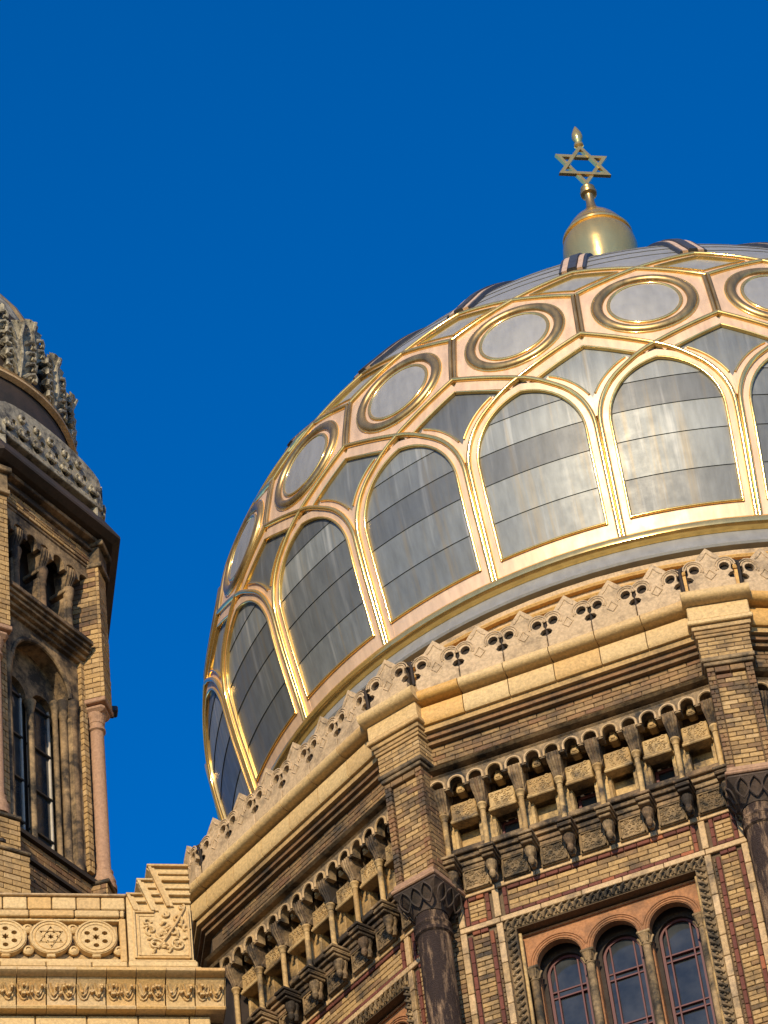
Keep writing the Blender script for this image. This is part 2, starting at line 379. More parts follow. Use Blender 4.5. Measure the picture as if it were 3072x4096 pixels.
# medallions
ZC=37.235
def hexr(a):
    x,s_=cos(a),sin(a); pts=[(0,-1.0),(.93,-.475),(.93,.505),(0,1.0)]
    best=9
    X=abs(x)
    for p,q in zip(pts,pts[1:]):
        ex,ez=q[0]-p[0],q[1]-p[1]; den=X*ez-s_*ex
        if abs(den)<1e-6: continue
        t=(p[0]*ez-p[1]*ex)/den; uu=(p[0]*s_-p[1]*X)/den
        if t>0 and -1e-3<=uu<=1+1e-3: best=min(best,t)
    return best
def MPt(x,s_,off): z=ZC+s_; return SP(x/(7.27*STEP)*7.27/rz(z),z,off)
def ringmesh(r0,r1,o0,o1,seg=40,hexo=False,lip=.0):
    v=[];F=[]
    for i in range(seg):
        a=2*PI*i/seg
        ro=hexr(a)-.02 if hexo else r1
        v+=[tuple(MPt(r0*cos(a),r0*sin(a)*.97,o0)),tuple(MPt(ro*cos(a),ro*sin(a)*(.97 if not hexo else 1),o1))]
    for i in range(seg): j=(i+1)%seg; F.append((2*i,2*i+1,2*j+1,2*j))
    return MB().add(v,F)
dcopy('medallion_plate',ringmesh(.44,0,-.02,-.02,48,True).mesh('medallion_plate','rose',True))
def mring(r,tr,off,flat=.8,seg=44):
    path=[]
    for i in range(seg):
        a=2*PI*i/seg; z=ZC+r*sin(a)*.97; path.append((r*cos(a)/(rz(z)*STEP),z))
    return sweep(path,rollcs(tr,off,7,flat),closed=True)
dcopy('medallion_ring',mring(.67,.075,-.02,.75).mesh('medallion_ring','gold_dull',True))
dcopy('medallion_lip',mring(.755,.014,-.01).mesh('medallion_lip','gold',True))
dcopy('medallion_bead',mring(.515,.028,-.015).mesh('medallion_bead','gold',True))
v=[tuple(MPt(0,0,-.0))];F=[]
for j in range(1,5):
    for i in range(32):
        a=2*PI*i/32; v.append(tuple(MPt(.52*j/4*cos(a),.52*j/4*sin(a)*.97,-.012+.012*(1-j/4))))
for i in range(32): F.append((0,1+i,1+(i+1)%32))
for j in range(3):
    for i in range(32): a=1+j*32+i;b=1+j*32+(i+1)%32; F.append((a,b,b+32,a+32))
dcopy('medallion_disc',MB().add(v,F).mesh('medallion_disc','zinc_plain',True))
# upper lozenges
def lozu(z):
    w_=.5*(z-37.75)/.51 if z<38.26 else .5*(38.67-z)/.41
    return (-max(w_,.003),max(w_,.003))
dcopy('lozenge_sheet',patch([37.76+.9*i/8 for i in range(9)],lozu,-.045,-.05).mesh('lozenge_sheet','zinc_plain',True),True)
dsep('rose_lozenge_band',[lin((s_*.44,38.25),(0,38.6)) for s_ in (-1,1)]+[lin((s_*.43,38.25),(0,37.84)) for s_ in (-1,1)],bandcs(-.052,.052,-.015),'rose',True,False)
dsep('lozenge_bead',[lin((s_*.36,38.25),(0,38.53)) for s_ in (-1,1)]+[lin((s_*.35,38.25),(0,37.92)) for s_ in (-1,1)],rollcs(.014,-.004,4),'gold',True)
# crown sheets and ribs
rows=[38.28,39.05,39.5,39.95,40.4,40.9,41.5,42.2,43.0,43.9]
for i,(a,b) in enumerate(zip(rows,rows[1:])):
    if i==0:
        v=[];F=[]
        for j in range(6):
            for q in range(13):
                u=-.5+q/12; z0=38.30+.82*abs(u); v.append(tuple(SP(u,z0+(b-z0)*j/5,-.012-.01*j/5)))
        for j in range(5):
            for q in range(12): k=j*13+q; F.append((k,k+1,k+14,k+13))
        me=MB().add(v,F).mesh('crown_sheet','zinc_plain',True)
    else: me=patch([a+(b-a)*j/4 for j in range(5)],lambda z:(-.5,.5),-.01,-.022,6).mesh('crown_sheet','zinc_plain',True)
    dcopy('crown_sheet',me)
pth=[(0,38.70+(44.2-38.7)*i/22) for i in range(23)]
for c_ in (-.115,.115): dcopy('rib_rose_strip',sweep(pth,bandcs(c_-.04,c_+.04,.05)).mesh('rib_rose_strip','rose',True),True)
dcopy('crown_rib',sweep(pth,[(-.075,-.05),(-.06,.075),(.06,.075),(.075,-.05)]).mesh('crown_rib','darkmetal'),True)
for c_ in (-.178,.178): dcopy('rib_edge',sweep(pth,[(c_-.022,-.05),(c_-.018,.04),(c_+.018,.04),(c_+.022,-.05)]).mesh('rib_edge','darkmetal'),True)
# shell, foot ring, zinc cove
part('dome_shell',MB().lathe([(rz(z)-.1,z-ZB) for z in [32.9+.4*i for i in range(32)]],seg=96).mesh('dome_shell','darkmetal',True),dome,(0,0,0))
tor=[(6.96,33.12-ZB),(7.02,33.12-ZB),(7.07,33.09-ZB),(7.09,33.04-ZB),(7.08,32.98-ZB),(7.03,32.94-ZB),(6.96,32.92-ZB)]
part('foot_ring',MB().lathe(tor,seg=144,cap=False).mesh('foot_ring','gold',True),dome,(0,0,0))
part('zinc_cove',MB().lathe([(6.96,.53),(7.0,.46),(7.05,.3),(7.12,.2),(7.14,.17),(7.12,.14),(6.8,.12)],seg=144,cap=False).mesh('zinc_cove','zinc_plain',True),dome,(0,0,0))

# ------------------------------------------------------------------ finial
fin=thing('finial','gilded hexagram star with flame tip on a gold bell, topping the big dome','finial',(0,0,44.0))
F0=44.0
pr=[(.5,44.2),(.5,45.4),(.58,45.85),(.635,46.15),(.65,46.38),(.63,46.55),(.595,46.65),(.575,46.67),(.61,46.68),(.615,46.72),(.575,46.745),(.53,46.88),(.47,47.0),(.39,47.13),(.3,47.24),(.22,47.31),(.19,47.34)]
part('gold_bell',MB().lathe([(r,z-F0) for r,z in pr],seg=48).mesh('gold_bell','gold',True),fin,(0,0,0))
pr=[(.19,47.3),(.215,47.34),(.19,47.39),(.13,47.43),(.1,47.52),(.078,47.65),(.07,47.84),(.08,47.87),(.14,47.9),(.15,47.95),(.11,47.99),(.13,48.03),(.13,48.06),(.07,48.1),(.05,48.17)]
part('baluster_stem',MB().lathe([(r,z-F0) for r,z in pr],seg=24).mesh('baluster_stem','gold_dull',True),fin,(0,0,0))
pr=[(.05,49.18),(.085,49.22),(.085,49.27),(.05,49.31),(.07,49.37),(.1,49.46),(.09,49.56),(.05,49.68),(.012,49.77)]
part('flame_tip',MB().lathe([(r,z-F0) for r,z in pr],seg=20).mesh('flame_tip','gold',True),fin,(0,0,0))
def tri(r,up): return [(r*cos(R(90*up+120*i)),r*sin(R(90*up+120*i))) for i in range(3)]
st=MB()
for up,y in ((1,-.045),(-1,-.025)): st.prism(tri(.54,up),y,y+.07,[tri(.415,up)])
part('hexagram_star',st.mesh('hexagram_star','gold'),fin,(0,0,48.69-F0),R(18.67))
# ------------------------------------------------------------------ drum under the big dome
drum=thing('drum','tall twelve-sided brick drum with windows and pierced cresting, under the big dome','drum',(0,0,-1.6))
C15=cos(R(15)); T15=math.tan(R(15))
FA=[PHI+R(30)*(k)-R(15) for k in range(-2,3)]   # faces: FA[2] is the big one in view
def fr(k): return Fr(drum,PHI-R(15)+R(30)*k)      # k=0 big face, -1 left face, 1 right face
def vr(k): return Fr(drum,PHI+R(30)*k)            # k=0 right pier, -1 left pier
DZ=1.6
def ring(prof,mat,name,smooth=False):
    """closed profile (apothem,z) swept round all twelve sides"""
    v=[];F=[];n=len(prof)
    for i in range(12):
        a=PHI+R(30)*i
        for ap,z in prof: r=ap/C15; v.append((r*sin(a),-r*cos(a),z+DZ))
    for i in range(12):
        for j in range(n):
            a=i*n+j;b=i*n+(j+1)%n;i2=(i+1)%12; F.append((a,b,i2*n+(j+1)%n,i2*n+j))
    return part(name,MB().add(v,F).mesh(name,mat,smooth),drum,(0,0,0))
# core walls, hollow, with window openings on the seen faces
ring([(7.3,-1.6),(7.59,-1.6),(7.59,21.5),(7.3,21.5)],'brick','lower_wall')
ring([(6.6,30.2),(8.0,30.2),(8.0,30.47),(6.6,30.5)],'cream_worn','cornice_deck')
part('attic_wall',MB().lathe([(7.3,30.4+DZ),(7.12,31.2+DZ),(7.1,32.46+DZ),(6.9,32.5+DZ)],seg=96,cap=False).mesh('attic_wall','cream_worn',True),drum,(0,0,0))
for z in (31.15,31.45,32.08,32.26): part('attic_moulding',MB().lathe([(7.0,z+DZ),(7.17,z+DZ),(7.19,z+.03+DZ),(7.17,z+.06+DZ),(7.0,z+.07+DZ)],seg=96,cap=False).mesh('attic_moulding','yellowblock',True),drum,(0,0,0))
ring([(6.4,32.3),(6.6,32.3),(6.6,32.6),(6.4,32.6)],'black','eave_gap_shade')  # black ring paints the shadow in the gap under the eave
core=MB().lathe([(6.5,-1.6+DZ),(6.5,30.3+DZ)],seg=24)
part('inner_core',core.mesh('inner_core','black'),drum,(0,0,0))
FULL=(-1,0,1,2); ALL=(-2,-1,0,1,2)
def each(name,mb,mat,pos,faces=FULL,smooth=False,**k):
    me=mb.mesh(name,mat,smooth)
    for f in faces:
        F_=fr(f)
        for (t,n,z) in pos: F_.put(name,me,t,n,z,**k)
sm_=MB().box(-.035,.035,-7.15,-7.0,31.5+DZ,32.1+DZ).mesh('attic_stile','yellowblock')
for i in range(64): part('attic_stile',sm_,drum,(0,0,0),2*PI*i/64+.03)
# backing walls
HW=7.59*T15
each('wall',MB().box(-HW,-1.15,-7.585,-7.3,19.9+1.6,30.2),'mortar',[(0,0,0)])
each('wall',MB().box(1.15,HW,-7.585,-7.3,19.9+1.6,30.2),'mortar',[(0,0,0)])
for f in (-5,-4,-3,-2,3,4,5,6): fr(f).put('wall',MB().box(-HW,HW,-7.585,-7.3,21.5,30.2).mesh('wall','brick'),0,0,0)
each('wall',MB().box(-1.15,1.15,-7.585,-7.3,26.9,28.05),'mortar',[(0,0,0)])
each('wall',MB().box(-1.15,1.15,-7.585,-7.3,29.22,30.2),'mortar',[(0,0,0)])
# --- cornice: roll + fascia blocks
def rollprof(n0=0):
    P=[(-8.33+.0,30.405)]
    pts=[(7.6,30.47),(8.26,30.47)]+[(8.25+.085*cos(R(a)),30.385+.085*sin(R(a))) for a in range(75,-80,-22)]+[(8.24,30.3),(8.13,30.295),(8.13,30.265),(8.19,30.255),(8.2,30.03),(8.17,29.99),(7.6,29.99)]
    return [(-(a+n0),b) for a,b in pts]
pitch=3.7/6
def mono(mat,i): return M['cream']
for f in ALL:
    F_=fr(f)
    for i in range(6):
        x0=-1.85+i*pitch; mt='yellowblock' if (i==0 and f>=0) else 'cream'
        key=('cor',mt)
        if key not in BR: BR[key]=MB().extr(rollprof(),.006,pitch-.006).mesh('cornice_block',mt,True)
        F_.put('cornice_block',BR[key],x0,0,0)
    if f in (-1,-2):
        e_=-1 if f==-1 else 1
        F_.put('cornice_block',MB().extr(rollprof(),min(0,e_*.34),max(0,e_*.34),0 if e_>0 else T15,0 if e_<0 else -T15).mesh('cornice_block','cream',True),e_*1.855,0,0) if False else F_.put('cornice_block',MB().extr(rollprof(),-.17,.17).mesh('cornice_block','cream',True),e_*2.03,0,0)
    F_.put('cornice_core',BR.setdefault('cc',MB().box(-1.95,1.95,-8.1,-7.5,30.0,30.45).mesh('cornice_core','mortar')),0,0,0)
# stepped brick courses and dark mouldings, frieze
ring([(7.5,29.905),(8.13,29.905),(8.13,29.985),(7.5,29.985)],'brick_yellow','stepped_course')
ring([(7.5,29.835),(8.07,29.835),(8.07,29.895),(7.5,29.895)],'brick_red','stepped_course')
ring([(7.5,29.77),(8.02,29.77),(8.02,29.83),(7.5,29.83)],'brick','stepped_course')
ring([(7.5,29.40),(7.93,29.40),(7.93,29.77),(7.5,29.77)],'mortar','frieze_backing')
ring([(7.5,29.35),(8.02,29.35),(8.06,29.372),(8.03,29.395),(7.5,29.395)],'sooty','string_course')
ring([(7.5,29.27),(7.86,29.27),(7.86,29.345),(7.5,29.345)],'black','string_course')  # groove back painted black for the shade between the rails
ring([(7.5,29.215),(7.99,29.215),(8.02,29.24),(7.99,29.27),(7.5,29.27)],'sooty','string_course')
for f in FULL:
    F_=fr(f); h=7.95*T15-.25
    wall_bricks(F_,-h,h,29.405,29.765,7.95,L=.25,H=.072,prio=1 if f else 3,mats=lambda t,z:'brick_red' if random.random()<.28 else 'brick')
# --- little arcade
arches=[.255*i for i in range(-7,8)]
o=[(-1.92,29.215)]; 
bot=[]
for c_ in arches: bot+=[(c_-.094,28.99),(c_-.094,29.07)]+[(c_-.094*cos(R(a)),29.07+.094*sin(R(a))) for a in range(20,180,20)]+[(c_+.094,29.07),(c_+.094,28.99)]
poly=[(-1.92,29.215),(-1.92,28.99)]+bot+[(1.92,28.99),(1.92,29.215)]
each('scalloped_arcade_plate',MB().prism(poly,-8.0,-7.86),'sooty',[(0,0,0)])
each('arcade_arch_rim',MB().tube([(c[0],0,c[1]) for c in [(.1,-.06)]+arc(0,0,.1,0,180,12)+[(-.1,-.06)]],.017,6),'cream_worn',[(c_,8.0,29.07) for c_ in arches],smooth=True)
# brackets with shafts
bk=MB()
prof=[(0,0),(-.27,0),(-.27,-.05),(-.25,-.14),(-.2,-.24),(-.17,-.33),(-.17,-.36),(0,-.36)]
v=[];Fb=[]
wd=[.1,.1,.095,.085,.07,.06,.065,.065]
n=len(prof)
for i,(y,z) in enumerate(prof): v+=[(-wd[i],y,z),(wd[i],y,z)]
for i in range(n): j=(i+1)%n; Fb.append((2*i,2*i+1,2*j+1,2*j))
Fb.append(tuple(range(0,2*n,2))); Fb.append(tuple(range(2*n-1,0,-2)))
bk.add(v,Fb)
for x in (-.04,0,.04): bk.tube([(x,-.285,-.02),(x,-.265,-.14),(x*.8,-.215,-.24),(x*.7,-.185,-.33)],.018,6,up=Vector((1,0,0)))
odd=[.255*i for i in range(-7,8,2)]; even=[.255*i for i in range(-6,7,2)]
each('bracket',bk,'sootier',[(t,7.7,29.07) for t in odd])
sh=MB().lathe([(.06,.0),(.065,-.03),(.05,-.05),(.042,-.08),(.045,-.1),(.036,-.11),(.034,-.62),(.045,-.64),(.05,-.68),(.045,-.7),(.06,-.73),(.06,-.77)],seg=14)
each('colonnette',sh,'arcade',[(t,7.87,28.71) for t in odd],smooth=True)
pc=MB(); pc.box(-.105,.105,-.3,0,-.04,.0,.006); pc.box(-.09,.09,-.275,0,-.075,-.045,.006); pc.box(-.095,.095,-.285,0,-.105,-.08,.006); pc.box(-.075,.075,-.25,0,-.15,-.11,.008)
pc.lathe([(.012,-.42),(.03,-.4),(.045,-.36),(.035,-.31),(.06,-.26),(.075,-.2),(.06,-.14),(.07,-.1)],0,-.13,12)
pc.lathe([(.03,-.42),(.05,-.36),(.04,-.3),(.06,-.2),(.05,-.1)],0,-.06,10)
each('pendant_corbel',pc,'sootier',[(t,7.7,27.99) for t in odd])
# bays: keystone, carved lintel, little window, sill, carved panel
each('keystone',MB().box(-.055,.055,-.16,.0,-.05,.05,.015).box(-.035,.035,-.15,.0,.04,.13,.0).box(-.03,.03,-.175,-.15,-.025,.025,.006),'arcade',[(t,7.7,29.07) for t in even])
ln=MB(); ln.box(-.17,.17,-.13,.12,-.1,.16,.012); ln.box(-.185,.185,-.16,.12,-.15,-.105,.01); ln.box(-.175,.175,-.145,.12,-.1,-.075,.006)
random.seed(3)
for i in range(26):
    x,z=random.uniform(-.14,.14),random.uniform(-.05,.13); r=random.uniform(.012,.026)
    a0=random.uniform(0,360); ln.tube([(x+r*cos(R(a0+q)),-.133,z+r*sin(R(a0+q))) for q in range(0,271,45)],.008,5,up=Vector((0,1,0)))
each('carved_lintel',ln,'arcade',[(t,7.7,28.72) for t in even])
# window bay plate with openings between colonnettes
hol=[[(t-.14,28.16),(t+.14,28.16),(t+.14,28.57),(t-.14,28.57)] for t in even]+[[(t-.19,28.84),(t+.19,28.84),(t+.19,29.19),(t-.19,29.19)] for t in even]
each('bay_back_shadow_gap',MB().box(-.19,.19,-7.6,-7.3,29.19,29.2),'black',[(0,0,0)],faces=()) if False else None
each('hood_shade_back',MB().box(-1.95,1.95,-7.3,-7.25,28.7,29.21),'black',[(0,0,0)])  # black sheet paints the deep shade inside the hoods
each('bay_wall',MB().prism([(-1.95,28.05),(1.95,28.05),(1.95,29.2),(-1.95,29.2)],-7.7,-7.6,hol),'arcade',[(0,0,0)])
fr_=MB().box(-.022,.022,-.03,.03,-.21,.21,.006)
each('bay_jamb',fr_,'arcade',[(t+s_*.165,7.71,28.37) for t in even for s_ in (-1,1)])
for f in FULL:
    F_=fr(f)
    for i,t in enumerate(even):
        if i%2==0: F_.put('blind_panel',BR.setdefault('bp',MB().box(-.14,.14,-.0,.04,-.215,.215,0).mesh('blind_panel','arcade')),t,7.6,28.365)
        else:
            w_=F_.put('small_window',BR.setdefault('sw',MB().box(-.14,-.1,-.03,.02,-.215,.215,.004).box(.1,.14,-.03,.02,-.215,.215,.004).box(-.14,.14,-.03,.02,.17,.215,.004).box(-.14,.14,-.03,.02,-.215,-.18,.004).mesh('small_window','redpaint')),t,7.52,28.365)
            F_.put('pane',BR.setdefault('swp',MB().box(-.11,.11,0,.01,-.2,.2).mesh('pane','glass')),0,0,0,parent=w_)
sl_=MB(); sl_.box(-.25,.25,-.12,.1,.03,.11,.01); sl_.box(-.235,.235,-.07,.1,-.03,.03,.006); sl_.box(-.235,.235,-.1,.1,-.06,-.03,.006); sl_.box(-.24,.24,-.055,.1,-.13,-.06,.006); sl_.box(-.235,.235,-.03,.1,-.19,-.13,.006)
each('bay_sill',sl_,'sootier',[(t,7.68,28.1) for t in even])
pn=MB(); pn.box(-.18,.18,0,.1,-.17,.14,.006)
for q in ((-.165,.165,.11,.135),(-.165,.165,-.16,-.135)): pn.box(q[0],q[1],-.02,.02,q[2],q[3],.004)
for q in (-.165,.14): pn.box(q,q+.025,-.02,.02,-.16,.135,.004)
random.seed(5)
for i in range(22):
    x,z=random.uniform(-.12,.12),random.uniform(-.12,.1); r=random.uniform(.015,.035); a0=random.uniform(0,360)
    pn.tube([(x+r*cos(R(a0+q)),-.004,z+r*sin(R(a0+q))) for q in range(0,301,50)],.008,5,up=Vector((0,1,0)))
each('carved_panel',pn,'sooty',[(t,7.68,27.78) for t in even])
# --- brick and terracotta framing of the window field
def bar(x0,x1,z0,z1,n=7.625,c=.008): return MB().box(x0,x1,-n,-7.58,z0,z1,c)
strips=[]
for f in FULL:
    F_=fr(f); pr_=6 if f==0 else (2 if f==-1 else 1)
    cream=BR.setdefault('creams',{})
    def seg_bar(name,x0,x1,z0,z1,L,mt,n=7.625,vert=False,gap=.008):
        a,b=(z0,z1) if vert else (x0,x1); k=max(1,round((b-a)/L)); l=(b-a)/k
        for i in range(k):
            key=(name,round(l,3),round((x1-x0) if vert else (z1-z0),3),mt)
            if key not in BR:
                if vert: BR[key]=MB().box(-(x1-x0)/2,(x1-x0)/2,0,.045,-l/2+gap/2,l/2-gap/2,.006).mesh(name,mt)
                else: BR[key]=MB().box(-l/2+gap/2,l/2-gap/2,0,.045,-(z1-z0)/2,(z1-z0)/2,.006).mesh(name,mt)
            c_=a+(i+.5)*l
            if vert: F_.put(name,BR[key],(x0+x1)/2,n+random.uniform(-.002,.003),c_)
            else: F_.put(name,BR[key],c_,n+random.uniform(-.002,.003),(z0+z1)/2)
    seg_bar('terracotta_bar',-1.85,1.85,27.56,27.63,.5,'cream_worn',7.64)
    seg_bar('terracotta_bar',-1.85,1.85,27.04,27.115,.5,'cream_worn',7.64)
    for s_ in (-1,1):
        def vb(name,a,b,z0,z1,L,mt,n=7.625): seg_bar(name,min(s_*a,s_*b),max(s_*a,s_*b),z0,z1,L,mt,n,True)
        vb('terracotta_bar',1.77,1.85,22.2,27.03,.3,'cream_worn',7.64); vb('terracotta_bar',1.77,1.85,27.125,27.55,.3,'cream_worn',7.64)
        vb('terracotta_bar',1.30,1.38,22.2,27.03,.3,'cream_worn',7.64); vb('terracotta_bar',1.30,1.38,27.125,27.55,.3,'cream_worn',7.64)
        vb('dark_brick',1.71,1.76,22.2,26.97,.2,'brick_dark'); vb('dark_brick',1.43,1.48,22.2,26.97,.2,'brick_dark')
        vb('dark_brick',1.71,1.76,27.13,27.55,.14,'brick_dark'); vb('dark_brick',1.43,1.48,27.13,27.55,.14,'brick_dark'); vb('dark_brick',1.2,1.25,27.13,27.55,.14,'brick_dark')
        a,b=sorted((s_*1.49,s_*1.70)); 
        seg_bar('dark_brick',a,b,27.5,27.55,.11,'brick_dark'); seg_bar('dark_brick',a,b,27.13,27.18,.11,'brick_dark'); seg_bar('dark_brick',a,b,26.98,27.03,.11,'brick_dark')
        wall_bricks(F_,a,b,27.19,27.49,7.61,L=.21,H=.06,prio=pr_,mat='brick_yellow')
        wall_bricks(F_,a,b,24.0,26.97,7.612,L=.21,H=.068,prio=pr_,mats=lambda t,z:'brick_yellow' if random.random()<.7 else 'brick')
        a,b=sorted((s_*1.39,s_*1.425)); 
        wall_bricks(F_,a,b,24.0,26.97,7.61,L=.2,H=.068,prio=0,mat='brick')
        a,b=sorted((s_*1.86,s_*2.02)); wall_bricks(F_,a,b,24.0,27.6,7.61,L=.16,H=.07,prio=pr_-1,mats=lambda t,z:'brick' if random.random()<.5 else 'sooty')
    seg_bar('dark_brick',-1.19,1.19,27.5,27.55,.17,'brick_dark'); seg_bar('dark_brick',-1.19,1.19,27.13,27.18,.17,'brick_dark')
    wall_bricks(F_,-1.19,1.19,27.19,27.49,7.61,L=.26,H=.075,prio=pr_,mats=lambda t,z:'brick_yellow' if random.random()<.75 else 'brick')
# carved window surround
random.seed(11)
cs=MB(); cs.box(-1.29,1.29,-7.6,-7.5,26.91,27.035,.01)
for i in range(26):
    x=-1.25+i*.1; cs.lathe([(.042,0),(.035,.02),(.01,.045)],0,0,6) if False else None
    cs.tube([(x-.04,-7.605,26.925),(x-.015,-7.635,26.985),(x+.03,-7.64,27.02)],.018,6,up=Vector((0,1,0)))
    cs.tube([(x+.02,-7.61,26.93),(x+.04,-7.63,26.965)],.014,5,up=Vector((0,1,0)))
each('carved_surround_head',cs,'sooty',[(0,0,0)])
for s_ in (-1,1):
    cs=MB(); a,b=sorted((s_*1.15,s_*1.29)); cs.box(a,b,-7.6,-7.45,22.2,26.905,.01)
    for i in range(46):
        z=26.86-i*.1; x=(a+b)/2; cs.tube([(x+s_*.05,-7.605,z-.04),(x+s_*.0,-7.635,z-.01),(x-s_*.045,-7.62,z+.03)],.02,6,up=Vector((0,1,0)))
        cs.box(x-.015,x+.015,-7.63,-7.6,z+.03,z+.055,.004)
    each('carved_jamb',cs,'sooty',[(0,0,0)])
# tympanum with three arches
WC=(-.72,.0,.72)
def tym(r,zc,z0,z1,n0,n1,hw=1.16):
    P=[(-hw,z1),(-hw,z0)]
    for c_ in WC: P+=[(c_-r,z0)]+[(c_-r*cos(R(a)),zc+r*sin(R(a))) for a in range(0,181,12)]+[(c_+r,z0)]
    P+=[(hw,z0),(hw,z1)]
    return MB().prism(P,-n0,-n1)
each('arched_tympanum',tym(.287,26.39,26.35,26.95,7.43,7.33),'orange',[(0,0,0)])
for c_ in WC:
    for rr,tr in ((.305,.013),(.34,.012),(.372,.014)):
        a0=8 if rr<.32 else 14
        each('archivolt',MB().tube([(c_+p[0],-7.432,26.39+p[1]) for p in arc(0,0,rr,0,180,20)],tr,6),'orange',[(0,0,0)],smooth=True)
each('tympanum_cornice',MB().box(-1.15,1.15,-7.46,-7.4,26.85,26.885,.008),'orange',[(0,0,0)])
each('inner_arch_plate',tym(.25,26.36,22.0,26.95,7.22,7.16),'black',[(0,0,0)])  # painted black for the shaded crescent under each arch
each('inner_arch_trim',tym(.215,26.36,22.0,26.9,7.175,7.14),'redpaint',[(0,0,0)])
each('window_soffit',MB().box(-1.15,1.15,-7.5,-7.1,26.95,27.0),'black',[(0,0,0)])  # underside painted black for its shade
sv=MB(); 
for a,b in ((-1.18,-1.02),(-.42,-.30),(.30,.42),(1.02,1.18)): sv.box(a,b,-7.33,-7.18,22,26.35,.01)
each('mullion_pier',sv,'orange',[(0,0,0)])
cl=MB().lathe([(.05,-4.2),(.05,-.16),(.06,-.15),(.055,-.13),(.06,-.1),(.075,-.03),(.085,.0)],seg=14); cl.box(-.085,.085,-.085,.085,0,.04,.01)
for i in range(6):
    a=PI/3*i; cl.tube([(.055*cos(a),.055*sin(a),-.12),(.08*cos(a),.08*sin(a),-.05),(.1*cos(a),.1*sin(a),-.02)],.018,5)
each('window_colonnette',cl,'sooty',[(t,7.4,26.34) for t in (-1.07,-.36,.36,1.07)],smooth=True)
each('jamb_roll',MB().lathe([(.025,22.2),(.025,26.85)],seg=10),'arcade',[(-1.135,7.52,0),(1.135,7.52,0)],smooth=True)
for f in FULL:
    F_=fr(f)
    for c_ in WC:
        fb=MB()
        for z in (26.08,25.33,24.58,23.83,23.08): 
            for d in (-.045,.045): fb.box(-.26,.26,-.025,.02,z+d-.012-24,z+d+.012-24,.003)
        for x in (-.15,.15): fb.box(x-.011,x+.011,-.03,.02,-2,2.53,.003)
        for x in (-.245,.225): fb.box(x,x+.02,-.03,.02,-2,2.36,.003)
        w_=F_.put('arched_window',BR.setdefault('aw',fb.mesh('arched_window','redpaint')),c_,7.14,24)
        zz=[22.0,23.04,23.12,23.79,23.87,24.54,24.62,25.29,25.37,26.04,26.12,26.6]
        for i in range(0,len(zz),1):
            if i+1>=len(zz): break
            z0,z1=zz[i]-24,zz[i+1]-24
            for (a,b) in ((-.24,-.152),(-.148,.148),(.152,.24)):
                key=('pn',i,round(a,2))
                if key not in BR: BR[key]=MB().box(a,b,0,.012,z0+.003,z1-.003).mesh('pane','glass')
                o_=F_.put('pane',BR[key],0,0,0,parent=w_); o_.rotation_euler=(R(random.uniform(-.5,.5)),0,R(random.uniform(-.4,.4)))
# --- corner piers
PB=8.43
def vall(name,mb,mat,pos,ks=(-1,0,1,2),smooth=False):
    me=mb.mesh(name,mat,smooth)
    for k in ks:
        for (t,n,z) in pos: vr(k).put(name,me,t,n,z)
pts=[(7.6,30.5),(8.56,30.5)]+[(8.55+.09*cos(R(a)),30.41+.09*sin(R(a))) for a in range(80,-80,-20)]+[(8.53,30.31)]
bc=MB().extr([(-a,b) for a,b in pts]+[(-7.6,30.31)],-.43,.43); vall('pier_cornice',bc,'cream',[(0,0,0)],ks=(-1,0,1,2),smooth=True)
fc=MB().box(-.385,.385,-8.5,-7.6,30.072,30.306,.012); fc.box(-.41,.41,-8.52,-7.6,30.0,30.07,.012); vall('pier_fascia',fc,'cream',[(0,0,0)],ks=(-1,0,1,2))
fc=MB(); fc.box(-.37,.37,-8.475,-7.6,29.93,29.995,.006); fc.box(-.35,.35,-8.455,-7.6,29.87,29.925,.006); fc.box(-.34,.34,-8.445,-7.6,29.82,29.865,.006); vall('pier_stepped_course',fc,'brick_yellow',[(0,0,0)])
vall('pier_core',MB().box(-.315,.315,-8.42,-7.5,29.45,29.85).box(-.275,.275,-8.35,-7.5,27.6,29.5),'mortar',[(0,0,0)])
vall('pier_string',MB().box(-.335,.335,-8.46,-7.5,29.42,29.485,.01).box(-.31,.31,-8.44,-7.5,29.36,29.415,.008),'sooty',[(0,0,0)])
for k in (-1,0,1,2):
    V=vr(k); pp=5 if k in(-1,0) else 0
    wall_bricks(V,-.325,.325,29.49,29.815,8.43,L=.22,H=.066,prio=pp,mat='brick_yellow' )
    for s_ in (-1,1):     # edge strips, the panel inside them sunk
        a,b=sorted((s_*.29,s_*.19)); wall_bricks(V,a,b,27.72,29.35,8.41,L=.1,H=.072,prio=pp,mat='brick_red')
    wall_bricks(V,-.19,.19,29.26,29.35,8.41,L=.19,H=.08,prio=pp,mat='brick_red')
    wall_bricks(V,-.185,.185,27.74,29.25,8.375,L=.2,H=.072,prio=pp,mats=lambda t,z:'brick_yellow' if random.random()<.6 else 'brick')
    # side faces of the pier
    for s_ in (-1,1):
        a=V.a+s_*PI/2; S=Fr(drum,a)
        # side frame: outward = s_*tangent of V; its t axis runs along the pier's depth
        def sb(z0,z1,n,mt,pri):
            t0,t1=sorted((-s_*7.62,-s_*(8.40)))
            wall_bricks(S,t0,t1,z0,z1,n,L=.22,H=.072,prio=pri,mats=mt)
        sb(27.66,29.35,.28,lambda t,z:'brick_red' if random.random()<.35 else 'brick',4 if (k,s_)==(-1,1) else 0)
        sb(29.49,29.815,.32,lambda t,z:'brick_yellow',4 if (k,s_)==(-1,1) else 0)
vr(-2).put('sooty_buttress',MB().box(-.3,.3,-8.1,-7.4,20,29.9,.02).mesh('sooty_buttress','black'),0,0,0)
